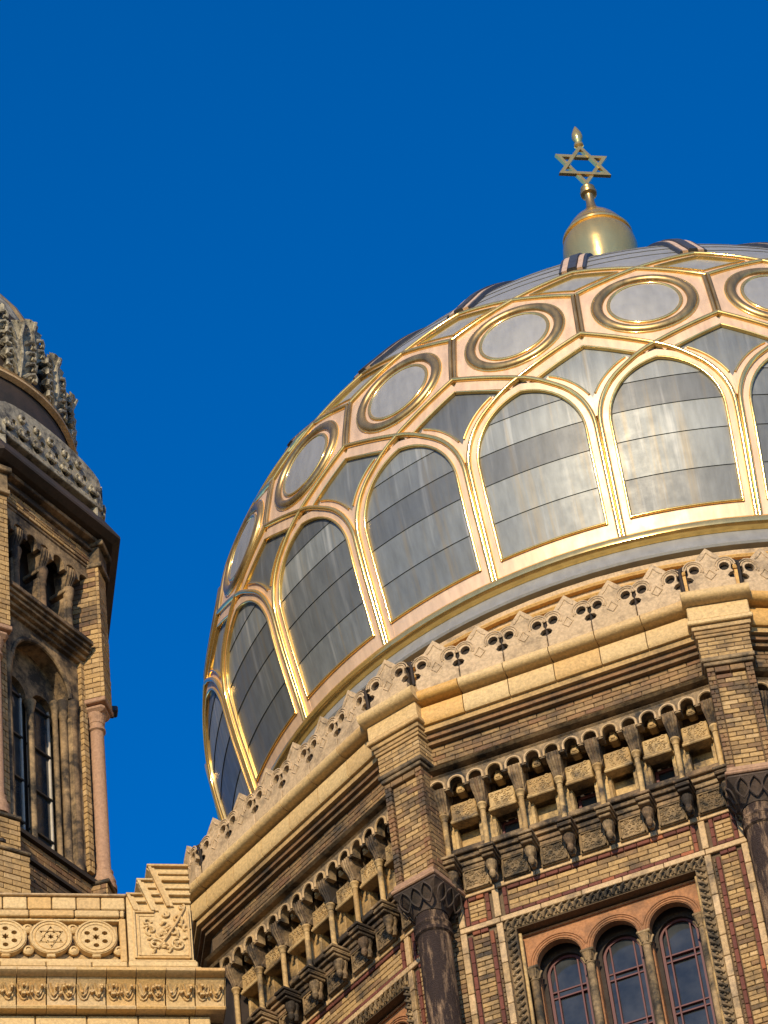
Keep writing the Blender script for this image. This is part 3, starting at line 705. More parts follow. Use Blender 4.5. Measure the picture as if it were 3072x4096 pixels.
vall('pier_foot',MB().box(-.3,.3,-8.46,-7.5,27.64,27.71,.012).box(-.33,.33,-8.49,-7.5,27.58,27.63,.012),'pinkstone',[(0,0,0)])
cp=MB(); cp.box(-.32,.32,-.32,.5,.3,.36,.02)
sq=[(.21,0),(.22,.05),(.24,.12),(.29,.22),(.33,.3)]
v=[];Fq=[]
for j,(r,z) in enumerate(sq):
    for i in range(24):
        a=2*PI*i/24; e=[2,2.4,3,5,9][j]; c_,s__=cos(a),sin(a); q=r/((abs(c_)**e+abs(s__)**e)**(1/e)); v.append((q*c_,q*s__,z))
for j in range(4):
    for i in range(24): a=j*24+i;b=j*24+(i+1)%24; Fq.append((a,b,b+24,a+24))
cp.add(v,Fq)
for s1 in range(4):          # interlaced strapwork on the four cheeks
    a=s1*PI/2; c_,s__=cos(a),sin(a)
    def rot(x,y,z): return (x*c_-y*s__,x*s__+y*c_,z)
    for x0 in (-.16,0,.16):
        for sg in (-1,1):
            cp.tube([rot(x0+sg*.08*sin(PI*q/8),-.235-.1*q/8*.95-.012,.04+.25*q/8) for q in range(9)],.013,5,up=Vector(rot(0,1,0)))
vall('pier_capital',cp,'capital',[(0,8.15,27.22)])
cm=MB().lathe([(.19,-5),(.2,-2.5),(.205,-.32),(.235,-.3),(.24,-.26),(.215,-.24),(.215,-.2),(.235,-.17),(.23,-.14),(.205,-.12),(.2,0)],seg=32)
vall('corner_column',cm,'column',[(0,8.15,27.22)],smooth=True)
# --- pierced cresting
def crest_unit():
    out=[(-.293,0),(.293,0),(.293,.06),(.24,.075),(.215,.115),(.245,.155)]
    out+=[(.293,.17),(.27,.21),(.278,.3),(.262,.35),(.22,.385),(.17,.39),(.16,.41),(.13,.45),(.085,.5),(0,.59),(-.085,.5),(-.13,.45),(-.16,.41),(-.17,.39),(-.22,.385),(-.262,.35),(-.278,.3),(-.27,.21),(-.293,.17)]
    out+=[(-.245,.155),(-.215,.115),(-.24,.075),(-.293,.06)]
    holes=[[(s_*.19+.066*cos(R(a)),.265+.066*sin(R(a))) for a in range(0,360,30)] for s_ in (-1,1)]
    mb=MB().prism(out,-.06,.0,holes)
    for s_ in (-1,1):
        for rr in (.1,.13):
            mb.tube([(s_*.2+rr*cos(R(a)),-.062,.27+rr*sin(R(a))) for a in range(-30 if s_<0 else 0,200 if s_<0 else 211,23)],.011,5)
    mb.tube([(-.1,-.062,.4),(-.05,-.062,.45),(0,-.062,.52),(.05,-.062,.45),(.1,-.062,.4)],.01,5)
    mb.tube([(-.07,-.062,.15),(0,-.062,.24),(.07,-.062,.15),(0,-.062,.08),(-.07,-.062,.15)],.01,5)
    mb.box(-.293,.293,-.08,.1,-.15,.03,.01)
    mb.v=[(x,y,z*1.07 if z>0 else z) for x,y,z in mb.v]
    return mb
cu=crest_unit().mesh('crest_panel','crest'); cbk=MB().box(-.298,.298,.002,.1,-.1,.375).mesh('crest_hole_shade','black')  # black plate added behind the holes to paint their shade
stem=MB().tube([(0,-.03,.02),(0,-.05,.2),(0,-.06,.34),(0,-.05,.4)],.022,6,up=Vector((0,1,0)))
for s_ in (-1,1): stem.tube([(0,-.05,.33),(s_*.04,-.055,.4),(s_*.08,-.05,.41),(s_*.09,-.045,.37)],.02,6)
stem=stem.mesh('crest_stem','black',True)
for f in range(-3,4):
    F_=fr(f)
    for i in range(6): 
        t=-1.5+i*.6
        F_.put('crest_panel',cu,t,8.2,30.61); F_.put('crest_hole_shade',cbk,t,8.2,30.61)
        if i<5: F_.put('crest_stem',stem,t+.3,8.17,30.61)
    vr(f).put('crest_panel',cu,0,8.42,30.64); vr(f).put('crest_hole_shade',cbk,0,8.42,30.64)
    for s_ in (-1,1): F_.put('crest_stem',stem,s_*1.83,8.2,30.61)
# ------------------------------------------------------------------ terracotta parapet at lower left
B=R(18.67)
par=thing('parapet_wall','buff terracotta parapet with pierced star roundels and a stepped end block, in front of the drum','parapet wall',(-9.3,0,-1.6))
# axis frame: n measured from world origin along the facade normal
W=Fr(par,B)
NP=4.6
X0,X1=-12.6,-9.345
def pblocks(name,x0,x1,L,prof,mat,off=0,alt=None,gap=.012,phase=0):
    x=x0+phase
    i=0
    while x<x1-.03:
        b=min(x+L,x1)
        me=MB().extr(prof,x-x+gap/2,b-x-gap/2).mesh(name,(alt(i) if alt else mat),True)
        W.put(name,me,x,0,0); x=b; i+=1
n=NP
W.put('parapet_core',MB().box(X0,-8.5,-n+.2,-n+.5,26.0,28.4).mesh('parapet_core','mortar'),0,0,0)
# coping
x=-9.345-.335*9
def cop(name,z0,z1,n0,n1,L,joint,mat,xr=X1,alt=None):
    x=joint
    while x>X0: x-=L
    while x<xr-.02:
        a=x; b=min(x+L,xr)
        mt=alt(x) if alt else mat
        W.put(name,MB().box(.006,b-a-.006,-n1,-n0,z0,z1,.012).mesh(name,mt),a,0,0); x+=L
cop('coping_block',28.23,28.42,n-.3,n+.02,.303,-9.96,'cream',xr=-9.35)
W.put('coping_slab',MB().box(X0,-9.34,-n-.05,-n+.35,28.425,28.46,.01).mesh('coping_slab','cream_worn'),0,0,0)
cop('rail_block',28.1,28.2,n-.2,n+.045,.56,-9.99,'cream',xr=-9.37)
W.put('rail_shadow_joint',MB().box(X0,-9.36,-n+.01,-n+.3,28.2,28.232).mesh('rail_shadow_joint','mortar'),0,0,0)
# pierced roundel tiles
def roundel(kind):
    out=[(-.2775,-.31),(.2775,-.31),(.2775,.31),(-.2775,.31)]
    r=.262
    mb=MB()
    ringo=[(r*cos(R(a)),r*sin(R(a))) for a in range(0,360,10)]
    holes=[]
    if kind==0:      # six petals round a small star
        for i in range(6):
            a=30+60*i; cx,cz=.125*cos(R(a)),.125*sin(R(a))
            holes.append([(cx+.038*cos(R(q)),cz+.032*sin(R(q))) for q in range(0,360,45)])
        holes.append([((.052 if i%2 else .028)*cos(R(30*i)),(.052 if i%2 else .028)*sin(R(30*i))) for i in range(12)])
    else:
        for i in range(6):
            a=60*i+30; cx,cz=.14*cos(R(a)),.14*sin(R(a))
            holes.append([(cx+.03*cos(R(a+120*q)),cz+.03*sin(R(a+120*q))) for q in range(3)])
            a+=30; cx,cz=.09*cos(R(a)),.09*sin(R(a)); holes.append([(cx+.024*cos(R(q)),cz+.024*sin(R(q))) for q in range(0,360,60)])
        holes.append([((.045 if i%2 else .022)*cos(R(30*i)),(.045 if i%2 else .022)*sin(R(30*i))) for i in range(12)])
    mb.prism(ringo,-.055,.03,holes)
    mb.tube([(.243*cos(R(a)),-.056,.243*sin(R(a))) for a in range(0,360,12)],.014,6,closed=True)
    mb.tube([(.197*cos(R(a)),-.056,.197*sin(R(a))) for a in range(0,360,12)],.009,6,closed=True)
    if kind==1:
        for up in (1,-1):
            p=tri(.165,up); mb.tube([(q[0],-.058,q[1]) for q in p],.01,5,closed=True)
    mb.box(-.045,.045,-.05,.03,.22,.29,.01); mb.box(-.055,.055,-.05,.03,-.3,-.225,.012)
    return mb
rm=[roundel(0).mesh('star_roundel','cream'),roundel(1).mesh('star_roundel','cream')]
bossm=MB().lathe([(.072,0),(.07,.03),(.05,.05),(.03,.058),(.0301,.04),(.005,.045)],seg=16)
bossm.v=[(x,-z,y) for x,y,z in bossm.v]; bossm=bossm.mesh('boss','cream',True)
fld=MB().box(.005,.551,-.0,.06,-.32,.32).mesh('roundel_tile','cream_worn')
shadem=MB().box(-.2,.2,-.001,.02,-.2,.2).mesh('roundel_hole_shade','black')  # black plate stands in for the shade inside the pierced holes
xc=-9.735; i=0
zc=27.795
while xc>X0+.3:
    W.put('roundel_tile',fld,xc-.278,n-.075,zc-.02)
    W.put('roundel_hole_shade',shadem,xc,n-.068,zc)
    W.put('star_roundel',rm[i%2],xc,n-.035,zc)
    W.put('boss',bossm,xc-.278,n-.06,zc-.17); W.put('boss',bossm,xc-.278,n-.07,zc+.17)
    W.put('tile_top_fillet',BR.setdefault('ttf',MB().box(-.2,-.07,-.01,.06,-.012,.012).box(.07,.2,-.01,.06,-.012,.012).mesh('tile_top_fillet','cream')),xc,n-.06,zc+.225)
    xc-=.556; i+=1
W.put('boss',bossm,-9.735+.278,n-.06,zc-.17)
W.put('panel_top_rail',MB().box(X0,-9.39,-n-.0,-n+.2,28.06,28.098,.008).mesh('panel_top_rail','cream'),0,0,0)
W.put('panel_bottom_rail',MB().box(X0,-9.39,-n-.0,-n+.2,27.42,27.475,.008).mesh('panel_bottom_rail','cream'),0,0,0)
W.put('panel_end_rail',MB().box(-9.44,-9.36,-n-.01,-n+.2,27.42,28.098,.01).mesh('panel_end_rail','cream'),0,0,0)
cop('plinth_block',27.335,27.415,n-.2,n+.03,.56,-9.8,'cream',xr=-9.36)
cop('base_block',27.09,27.325,n-.2,n+.05,.56,-9.8,'cream',xr=-9.36,alt=lambda x:'yellowblock' if x>-9.85 else 'cream')
# stepped end block
def zig(off,nn,mat,name,x1=-8.545,dep=.45):
    # outline of the staircase: three steps rising to the right
    P=[(-9.34+off,27.33),(x1-.0,27.33),(x1,28.93-off*1.0),(-9.06+off,28.93-off),(-9.06+off,28.88-off),(-9.0+off,28.80-off),(-9.0+off,28.70-off),(-9.2+off,28.70-off),(-9.2+off,28.66-off),(-9.13+off,28.58-off),(-9.13+off,28.47-off),(-9.34+off,28.47-off)]
    return W.put(name,MB().prism(P,-nn,-(n-dep)).mesh(name,mat),0,0,0)
zig(0,n+.02,'cream','stepped_block')
tr=MB()
def slx(x0,z0,z): return x0+(z0-z)*.33
for (x0,z0,zz) in ((-9.06,28.93,28.27),(-9.2,28.70,28.2),(-9.34,28.47,28.2)):
    for off,nn in ((0,.06),(.05,.045)):
        tr.prism([(x0+off,z0-off),(x0+off+.04,z0-off),(slx(x0,z0,zz)+off+.04,zz),(slx(x0,z0,zz)+off,zz)],-n-nn,-n+.02)
for i in range(6):
    z=28.93-i*.115; a=slx(-9.06,28.93,z)+(.0 if i==0 else .1)
    tr.box(a,-8.535,-n-(.07 if i%2==0 else .05),-n+.02,z-.035,z,.006)
for i in range(4):
    z=28.70-i*.115; tr.box(slx(-9.2,28.7,z)+(.0 if i==0 else .1),slx(-9.06,28.93,z)-.01,-n-.065+.01*(i%2),-n+.02,z-.03,z,.006)
for i in range(2):
    z=28.47-i*.115; tr.box(slx(-9.34,28.47,z)+(.0 if i==0 else .08),slx(-9.2,28.7,z)-.01,-n-.065,-n+.02,z-.03,z,.006)
W.put('zigzag_moulding',tr.mesh('zigzag_moulding','cream'),0,0,0)
fm=MB()
for off,nn in ((0,.05),(.05,.035)):
    a,b,z0,z1=-9.27+off,-8.57-off*.5,27.46+off,28.2-off
    fm.box(a,a+.03,-n-nn,-n+.05,z0,z1,.006); fm.box(b-.03,b,-n-nn,-n+.05,z0,z1,.006); fm.box(a,b,-n-nn+.004,-n+.05,z0,z0+.03,.006); fm.box(a,-9.0,-n-nn+.004,-n+.05,z1-.03,z1,.006)
W.put('block_frame',fm.mesh('block_frame','cream'),0,0,0)
random.seed(21); cv=MB()
def spiral(mb,x,z,r,a0,turn,tr_,y,k=14):
    mb.tube([(x+r*(1-q/k*.8)*cos(R(a0+turn*q/k)),y-.01*sin(PI*q/k),z+r*(1-q/k*.8)*sin(R(a0+turn*q/k))) for q in range(k+1)],tr_,6)
for (x,z,r,a0,tn) in ((-8.72,27.68,.1,90,420),(-8.78,27.88,.09,200,-400),(-8.72,28.08,.07,-60,380),(-9.0,27.68,.09,30,400),(-9.05,27.9,.08,-100,-380),(-8.92,27.82,.07,150,360),(-9.1,28.02,.06,0,300),(-8.87,28.15,.06,60,-320),(-8.66,28.27,.05,60,-320),(-8.62,27.92,.05,0,320)):
    spiral(cv,x,z,r,a0,tn,.018,-n-.025)
for i in range(26):
    x,z=random.uniform(-9.15,-8.62),random.uniform(27.58,28.1)
    if z>28.05 and x<-9: continue
    a0=random.uniform(0,180); l=.045
    cv.tube([(x-l*cos(R(a0)),-n-.022,z-l*sin(R(a0))),(x,-n-.05,z),(x+l*cos(R(a0)),-n-.022,z+l*sin(R(a0)))],.02,6,flat=.8)
cv.tube([(-8.98,-n-.03,27.62),(-8.86,-n-.045,27.8),(-8.74,-n-.045,28.0),(-8.62,-n-.03,28.25)],.02,6)
W.put('foliage_carving',cv.mesh('foliage_carving','cream',True),0,0,0)
W.put('block_plinth',MB().box(-9.35,-8.5,-n-.05,-n+.45,27.325,27.415,.012).box(-9.345,-8.52,-n-.03,-n+.45,27.42,27.45,.008).mesh('block_plinth','cream'),0,0,0)
W.put('block_base',MB().box(-9.345,-8.455,-n-.06,-n+.45,27.085,27.325,.012).mesh('block_base','cream'),0,0,0)
# projecting carved cornice below
NC=NP+.1
W.put('cornice_joint',MB().box(X0,-8.3,-NC-.05,-NC+.5,27.04,27.08).mesh('cornice_joint','black'),0,0,0)
cornp=[(-(NC+.3),27.035),(-(NC+.34),27.01),(-(NC+.34),26.97),(-(NC+.28),26.93),(-(NC-.2),26.93),(-(NC-.2),27.035)]
covep=[(-(NC+.25),26.925),(-(NC+.2),26.87),(-(NC+.14),26.78),(-(NC+.1),26.7),(-(NC+.085),26.62),(-(NC-.2),26.62),(-(NC-.2),26.925)]
rollp=[(-(NC+.12),26.6),(-(NC+.135),26.575),(-(NC+.12),26.55),(-(NC-.2),26.55),(-(NC-.2),26.6)]
random.seed(4)
vm=[]
for q in range(3):
    rel=MB()
    for cx in (.09,.265):
        rel.tube([(cx-.08,-.165-.05,.10),(cx-.065,-.15,.02),(cx-.03,-.125,-.045),(cx,-.12,-.06),(cx+.03,-.125,-.045),(cx+.065,-.15,.02),(cx+.08,-.165-.05,.10)],.014,6,up=Vector((0,1,0)))
        rel.tube([(cx-.04,-.175,.06),(cx-.02,-.16,0),(cx,-.155,-.02),(cx+.02,-.16,0),(cx+.04,-.175,.06)],.016,6)
        for s_ in (-1,1): rel.tube([(cx,-.16,-.01),(cx+s_*.02,-.19,.05),(cx+s_*.045,-.235,.1)],.014,5)
    for i in range(8):
        x=random.uniform(.02,.33); z=random.uniform(-.02,.09); rel.box(x-.015,x+.015,-.2-.05*(z>.04),-.1,z-.015,z+.015,.005)
    vm.append(rel)
x=-9.31-.36*10; i=0
while x<-8.22:
    b=min(x+.36,-8.22); mt='tile'
    blk=W.put('cornice_tile',MB().extr(cornp,.005,b-x-.005).mesh('cornice_tile',mt,True),x,0,0)
    cvb=MB().extr(covep,.008,b-x-.008)
    rel=vm[i%3]
    if b-x>.3: cvb.add([(q[0],q[1]-NC+.015,q[2]+26.75) for q in rel.v],rel.f)
    W.put('carved_cornice_tile',cvb.mesh('carved_cornice_tile',mt,True),x,0,0)
    W.put('cornice_bead',MB().extr(rollp,.004,b-x-.004).mesh('cornice_bead',mt,True),x,0,0)
    x+=.36; i+=1
W.put('cornice_backing',MB().box(X0,-8.24,-NC+.15,-NC+.6,26.5,27.05).mesh('cornice_backing','mortar'),0,0,0)
cop('wall_block',26.25,26.535,n-.1,n+.1,.62,-9.9,'cream',xr=-8.4)
cop('wall_block',25.9,26.24,n-.1,n+.1,.62,-9.6,'cream',xr=-8.4)
W.put('lower_wall',MB().box(X0,-8.42,-n-.05,-n+1.5,-1.6,26.2).mesh('lower_wall','cream_worn'),0,0,0)
W.put('rear_wall',MB().box(-9.3,-8.55,-n+.4,-n+2.2,20,28.2).mesh('rear_wall','mortar'),0,0,0)

# ------------------------------------------------------------------ corner tower at left
TC=(-10.882,-5.017)
tow=thing('corner_tower','slim eight-sided brick tower with corner columns and a small leafy dome, at the left edge','tower',(TC[0],TC[1],-1.6))
def tf(k): return Fr(tow,B+R(45)*k,*TC)      # k=1 the face in view
def tv(k): return Fr(tow,B+R(45)*k+R(22.5),*TC)
T22=math.tan(R(22.5)); C22=cos(R(22.5))
def oring(prof,mat,name,parent=tow,zoff=1.6):
    v=[];F=[];nn=len(prof)
    for i in range(8):
        a=B+R(22.5)+R(45)*i
        for ap,z in prof: r=ap/C22; v.append((r*sin(a),-r*cos(a),z+zoff))
    for i in range(8):
        for j in range(nn):
            a=i*nn+j;b=i*nn+(j+1)%nn;i2=(i+1)%8; F.append((a,b,i2*nn+(j+1)%nn,i2*nn+j))
    return part(name,MB().add(v,F).mesh(name,mat),parent,(0,0,0))
oring([(2.0,-1.6),(2.63,-1.6),(2.63,29.85),(2.0,29.85)],'mortar','plinth_core')
oring([(2.0,29.85),(2.7,29.85),(2.7,29.9),(2.0,29.93)],'black','plinth_ledge')
oring([(2.0,29.93),(2.56,29.93),(2.56,30.3),(2.0,30.3)],'mortar','plinth_core')
oring([(1.9,30.3),(2.64,30.3),(2.64,30.37),(2.4,30.43),(1.9,30.5)],'black','sill_ledge')
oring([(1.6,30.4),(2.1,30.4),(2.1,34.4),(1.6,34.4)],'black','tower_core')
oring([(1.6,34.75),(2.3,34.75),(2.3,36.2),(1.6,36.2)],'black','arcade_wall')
for f in (-1,0,1,2,3,4,5,6):
    F_=tf(f)
    det=f in(0,1,2)
    w_=MB()
    for s_ in (-1,1): a,b=sorted((s_*.62,s_*1.03)); w_.box(a,b,-2.5,-2.1,30.4,34.4)
    # arched head
    P=[(-.62,34.5),(-.62,33.45)]+[(-.6*cos(R(a)),33.5+.6*sin(R(a))) for a in range(0,181,12)]+[(.62,33.45),(.62,34.5)]
    w_.prism(P,-2.5,-2.2)
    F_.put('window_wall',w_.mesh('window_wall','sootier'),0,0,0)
    if not det: continue
    F_.put('arch_rim',MB().tube([(p[0],-2.5,p[1]) for p in arc(0,33.5,.6,0,180,20)],.035,8).mesh('arch_rim','sootier',True),0,0,0)
    for s_ in (-1,1):
        for t,nn,r,mt in ((.68,2.47,.06,'sootier'),(.58,2.38,.055,'sootier'),(.5,2.3,.04,'sooty')):
            m_=MB().lathe([(r*1.3,30.5),(r*1.3,30.65),(r,30.7),(r,33.2),(r*1.2,33.22),(r*1.1,33.3),(r*1.6,33.45),(r*1.6,33.5)],seg=14)
            F_.put('jamb_shaft',m_.mesh('jamb_shaft',mt,True),s_*t,nn,0)
        a,b=sorted((s_*.78,s_*.9)); 
        wall_bricks(F_,a,b,30.55,34.3,2.56,L=.12,H=.1,prio=4 if f==1 else 0,mat='brick_yellow')
    F_.put('mullion_shaft',MB().lathe([(.07,30.5),(.07,30.65),(.05,30.7),(.05,33.0),(.07,33.1),(.09,33.2)],seg=14).mesh('mullion_shaft','sooty',True),0,2.28,0)
    F_.put('window_head',MB().prism([(-.6,34.3),(-.6,33.2)]+[(-.3-.24*cos(R(a)),33.25+.24*sin(R(a))) for a in range(0,181,15)]+[(.3-.24*cos(R(a)),33.25+.24*sin(R(a))) for a in range(0,181,15)]+[(.6,33.2),(.6,34.3)],-2.26,-2.16).mesh('window_head','sooty'),0,0,0)
    for c_ in (-.29,.29):
        fb=MB()
        for x in (-.23,.2): fb.box(x,x+.03,-.03,.02,-1.5,1.7,.004)
        o1=F_.put('tower_window',fb.mesh('tower_window','whitewood'),c_,2.16,32.0)
        zb=[30.5,31.06,31.8,32.56,33.3,33.6]
        for z in zb[1:5]: F_.put('glazing_bar',BR.setdefault('gb',MB().box(-.24,.24,-.03,.02,-.018,.018,.004).mesh('glazing_bar','blackpaint')),0,.01,z-32,parent=o1)
        for a,b in zip(zb,zb[1:]): F_.put('pane',MB().box(-.2,.2,0,.01,a-32+.01,b-32-.01).mesh('pane','glass'),0,-.0,0,parent=o1)
    # bracketed arcade above the ledge
    lg=MB()
    for nn,z0,z1 in ((2.76,34.52,34.6),(2.72,34.46,34.52),(2.68,34.4,34.46),(2.62,34.34,34.4),(2.56,34.28,34.34)): lg.box(-.86,.86,-nn,-2.2,z0,z1,.008)
    F_.put('corbel_table_ledge',lg.mesh('corbel_table_ledge','sootier'),0,0,0)
    cs_=[-.84+.28*i for i in range(7)]
    P=[(-1.0,36.12),(-1.0,35.75)]
    for i,c_ in enumerate(cs_): P+=[(c_-.11,35.75)]+[(c_-.11*cos(R(a)),35.82+.11*sin(R(a))) for a in range(0,181,20)]+[(c_+.11,35.75)]
    P+=[(1.0,35.75),(1.0,36.12)]
    F_.put('scalloped_plate',MB().prism(P,-2.66,-2.54).mesh('scalloped_plate','sootier'),0,0,0)
    for i in range(3):
        t=-.56+.56*i
        F_.put('bracket',bkm if 'bkm' in globals() else globals().setdefault('bkm',bk.mesh('bracket','sootier')),t,2.4,35.85)
        F_.put('colonnette',MB().lathe([(.075,34.62),(.075,34.7),(.05,34.74),(.05,35.2),(.06,35.22),(.055,35.28),(.09,35.45),(.09,35.5)],seg=14).mesh('colonnette','sootier',True),t,2.58,0)
        F_.put('colonnette_block',MB().box(-.1,.1,-.1,.2,-.05,.02,.01).box(-.08,.08,-.08,.2,-.62,-.12,.02).mesh('colonnette_block','sootier'),t,2.5,35.45)
    # entablature
    for nn,z0,z1,mt,j in ((2.68,36.12,36.17,'sootier',0),(2.7,36.17,36.42,'',1),(2.76,36.42,36.47,'sootier',0),(2.74,36.47,36.56,'black',0),(2.84,36.56,36.63,'sootier',0)):
        if j: 
            F_.put('frieze_core',MB().box(-nn*T22,nn*T22,-nn+.03,-2.3,z0,z1).mesh('frieze_core','mortar'),0,0,0)
            wall_bricks(F_,-nn*T22,nn*T22,z0,z1,nn,L=.25,H=.062,prio=3 if f==1 else 0,mats=lambda t,z:random.choice(['brick_yellow','brick','brick']))
        else: F_.put('entablature_moulding',MB().box(-nn*T22,nn*T22,-nn,-2.3,z0,z1,.01).mesh('entablature_moulding',mt),0,0,0)
    wall_bricks(F_,-2.63*T22,2.63*T22,28.6,29.84,2.65,L=.25,H=.09,prio=6 if f==0 else 2,mats=(lambda t,z:'brick_yellow') if f==0 else (lambda t,z:random.choice(['brick_red','brick'])))
    wall_bricks(F_,-2.56*T22,2.56*T22,29.94,30.3,2.58,L=.25,H=.09,prio=6 if f==0 else 2,mats=(lambda t,z:'brick_yellow') if f==0 else (lambda t,z:random.choice(['brick_red','brick'])))
oring([(1.8,36.64),(2.92,36.64),(3.03,36.7),(3.03,36.75),(2.75,37.3),(1.8,37.3)],'black','tower_cornice')
for k in range(8):
    V=tv(k); N0=2.7   # vertex radius of the shaft
    V.put('corner_pier',MB().box(-.17,.17,-2.95,-2.3,33.62,36.1).mesh('corner_pier','mortar'),0,0,0)
    V.put('pier_entablature',MB().box(-.2,.2,-3.03,-2.3,36.1,36.18,.01).box(-.18,.18,-3.0,-2.3,36.18,36.5,.01).box(-.22,.22,-3.07,-2.3,36.5,36.6,.012).mesh('pier_entablature','sooty'),0,0,0)
    if k in (0,1,7):
        wall_bricks(V,-.18,.18,33.63,36.1,2.97,L=.2,H=.09,prio=5,mat='brick_yellow')
        for s_ in (-1,1):
            S=Fr(tow,V.a+s_*PI/2,*TC); a,b=sorted((-s_*2.45,-s_*2.93)); wall_bricks(S,a,b,33.63,36.1,.185,L=.24,H=.09,prio=5,mats=lambda t,z:'brick_yellow' if z<34.8 or random.random()<.3 else 'brick_red')
    cpm=BR.setdefault('tcap',MB().lathe([(.115,.0),(.115,.1),(.12,.12),(.2,.3),(.2,.42)],seg=4).mesh('column_capital_block','pinkstone'))
    cc=MB(); cc.box(-.2,.2,-.2,.2,.28,.36,.012); cc.box(-.17,.17,-.17,.17,.15,.28,.05); cc.lathe([(.115,0),(.12,.05),(.15,.16)],seg=20)
    V.put('column_capital',cc.mesh('column_capital','pinkstone'),0,2.78,33.26)
    cc=MB().lathe([(.17,30.34),(.17,30.42),(.15,30.44),(.16,30.5),(.14,30.56),(.12,30.62),(.13,30.66),(.1,30.7),(.098,33.12),(.125,33.14),(.125,33.18),(.105,33.2),(.11,33.28)],seg=24)
    V.put('corner_column',cc.mesh('corner_column','pinkstone',True),0,2.78,0)
    V.put('pedestal_core',MB().box(-.25,.25,-2.88,-2.3,29.6,30.28).box(-.36,.36,-2.91,-2.3,27,29.7).mesh('pedestal_core','mortar'),0,0,0)
    V.put('pedestal_slab',MB().box(-.28,.28,-2.93,-2.3,30.28,30.34,.012).box(-.39,.39,-2.96,-2.3,29.7,29.75,.012).mesh('pedestal_slab','sooty'),0,0,0)
    if k in (0,1):
        wall_bricks(V,-.27,.27,29.76,30.27,2.9,L=.25,H=.088,prio=7 if k==0 else 1,mat='brick_yellow')
        wall_bricks(V,-.38,.38,28.8,29.69,2.93,L=.25,H=.088,prio=7 if k==0 else 1,mat='brick_yellow')
        for s_ in (-1,1):
            S=Fr(tow,V.a+s_*PI/2,*TC); a,b=sorted((-s_*2.45,-s_*2.88)); wall_bricks(S,a,b,29.76,30.27,.27,L=.24,H=.088,prio=1,mat='brick_red'); wall_bricks(S,a,b,28.8,29.69,.38,L=.24,H=.088,prio=1,mat='brick_red')
    V.put('corner_merlon',MB().box(-.18,.18,-.15,.2,-.5,.08,.02).box(-.12,.12,-.1,.15,.08,.16,.02).box(-.17,.17,-.14,.2,.16,.3,.035).mesh('corner_merlon','greystone'),0,2.86,37.55)
tf(2).put('waterspout',MB().box(-.06,.06,-.45,0,-.05,.03,.015).box(-.08,.08,-.5,-.4,-.02,.1,.02).mesh('waterspout','blackpaint'),.0,2.5,34.45)
# small dome of the tower
sd_=thing('dome','small leaf-clad dome on the corner tower at the left edge','dome',(TC[0],TC[1],37.2))
Z2=37.2
part('dome_shell',MB().lathe([(2.5,0),(2.55,.8),(2.45,1.7),(2.42,2.0),(2.34,2.6),(2.28,3.2),(2.2,3.7),(2.07,4.2),(1.85,4.75),(1.56,5.25),(1.15,5.8),(.7,6.2),(.1,6.5)],seg=64).mesh('dome_shell','greystone',True),sd_,(0,0,0))
part('leaf_gap_shade',MB().lathe([(2.46,2.0),(2.42,2.6),(2.36,3.2),(2.3,3.7)],seg=64,cap=False).mesh('leaf_gap_shade','black',True),sd_,(0,0,0))  # black shell paints shade into the gaps between the leaves
part('gutter_ring',MB().lathe([(2.52,1.9),(2.6,1.93),(2.6,1.97),(2.54,2.0),(2.54,2.03),(2.57,2.06),(2.54,2.1),(2.46,2.12)],seg=80,cap=False).mesh('gutter_ring','cream_worn',True),sd_,(0,0,0))
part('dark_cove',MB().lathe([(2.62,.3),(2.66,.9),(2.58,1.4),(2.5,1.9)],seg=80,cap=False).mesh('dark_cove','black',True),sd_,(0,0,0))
# pierced band
lz=MB(); out=[(-1.12,0),(1.12,0),(1.12,.55)]+[(1.12*cos(R(a)),.55+.3*sin(R(a))) for a in range(15,180,15)]+[(-1.12,.55)]
random.seed(9); hl=[[(-.62+.31*i+.055*cos(R(q)),.64+.05*sin(R(q))) for q in range(0,360,60)] for i in range(5)]
for i in range(7): hl.append([(-.93+.31*i+.07*cos(R(q)),.2+.075*sin(R(q))) for q in range(0,360,45)])
for i in range(6): hl.append([(-.775+.31*i+.055*cos(R(q)),.42+.06*sin(R(q))) for q in range(0,360,60)]); 
for i in range(6): hl.append([(-.775+.31*i+.03*cos(R(q)),.08+.025*sin(R(q))) for q in range(0,360,60)])
lz.prism(out,-.04,.04,hl)
for i in range(7):
    for s_ in (-1,1): spiral(lz,-.93+.31*i+s_*.06,.25,.085,90,s_*330,.028,-.06,10)
    if 0<i<6: spiral(lz,-.93+.31*i,.55,.09,-60+120*(i%2),330,.028,-.06,10)
lz.box(-1.12,1.12,-.07,.04,-.02,.05,.01)
lzm=lz.mesh('pierced_band','greystone')
for k in range(8):
    F_=Fr(sd_,B+R(45)*k,*TC); F_.put('pierced_band',lzm,0,2.78,Z2+.12)
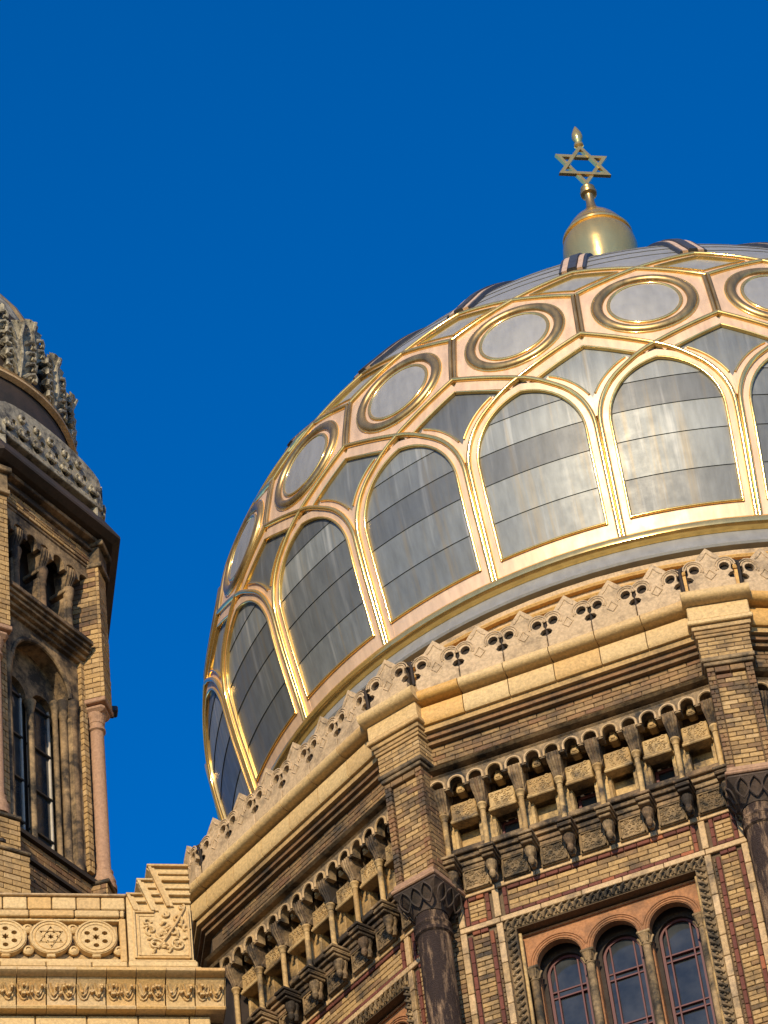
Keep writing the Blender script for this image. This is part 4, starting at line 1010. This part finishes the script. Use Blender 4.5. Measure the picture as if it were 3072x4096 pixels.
def leaf(h,w,curl):
    v=[];F=[];nv,nu=24,12
    def sp(t,u):
        ww=w*(.62+.38*sin(PI*min(1,t*1.15)))*(1 if t<.8 else max(.25,(1-((t-.8)/.2)**2)**.5))*(.86+.14*abs(sin(PI*5*t)))
        y=-.04-.1*sin(PI*t)-.05*abs(u)*sin(2*PI*5*(t-.16*abs(u)))-.05*(1-abs(u))**3; z=h*t
        if t>.78:
            q=(t-.78)/.22; y-=curl*sin(q*PI*.75); z=h*.78+h*.16*sin(q*PI*.8)
        return (ww*u,y,z)
    for j in range(nv+1):
        for i in range(nu+1): v.append(sp(j/nv,-1+2*i/nu))
    for j in range(nv):
        for i in range(nu): a=j*(nu+1)+i; F.append((a,a+1,a+nu+2,a+nu+1))
    n0=len(v); v+=[(x*.9,y+.05,z) for x,y,z in v]
    F+=[tuple(q+n0 for q in reversed(f_)) for f_ in F[:nv*nu]]
    mb=MB().add(v,F)
    for s_ in (-1,1):
        for q in range(4):
            z=h*(.12+.19*q); x=s_*w*.62
            mb.tube([(x*.25,-.12,z-.05),(x*.6,-.17,z+.04),(x,-.19,z+.09),(x*1.25,-.17,z+.05),(x*1.25,-.16,z-.02),(x*.95,-.17,z-.02)],.034,6,up=Vector((0,1,0)))
    mb.tube([(0,-.1,0),(0,-.19,h*.4),(0,-.17,h*.75),(0,-.14-curl*.8,h*.93)],.03,6,up=Vector((1,0,0)))
    return mb
l1=leaf(1.25,.37,.14).mesh('acanthus_leaf','greystone',True); l2=leaf(1.2,.34,.12).mesh('acanthus_leaf','greystone',True)
NL=18
for i in range(NL):
    a=B+2*PI*i/NL
    F_=Fr(sd_,a,*TC); F_.put('acanthus_leaf',l1,0,2.37,Z2+2.08)
    F_=Fr(sd_,a+PI/NL,*TC); F_.put('acanthus_leaf',l2,0,2.24,Z2+2.6)
rb=MB().tube([(0,-r,z) for r,z in ((2.32,2.6),(2.28,3.2),(2.2,3.7),(2.07,4.2),(1.85,4.75),(1.56,5.25),(1.15,5.8),(.7,6.2),(.2,6.45))],.07,8,up=Vector((1,0,0)))
rbm=rb.mesh('dome_rib','gold_dull',True)
for i in range(13): part('dome_rib',rbm,sd_,(0,0,0),B+2*PI*i/13+.1)
flush_bricks()
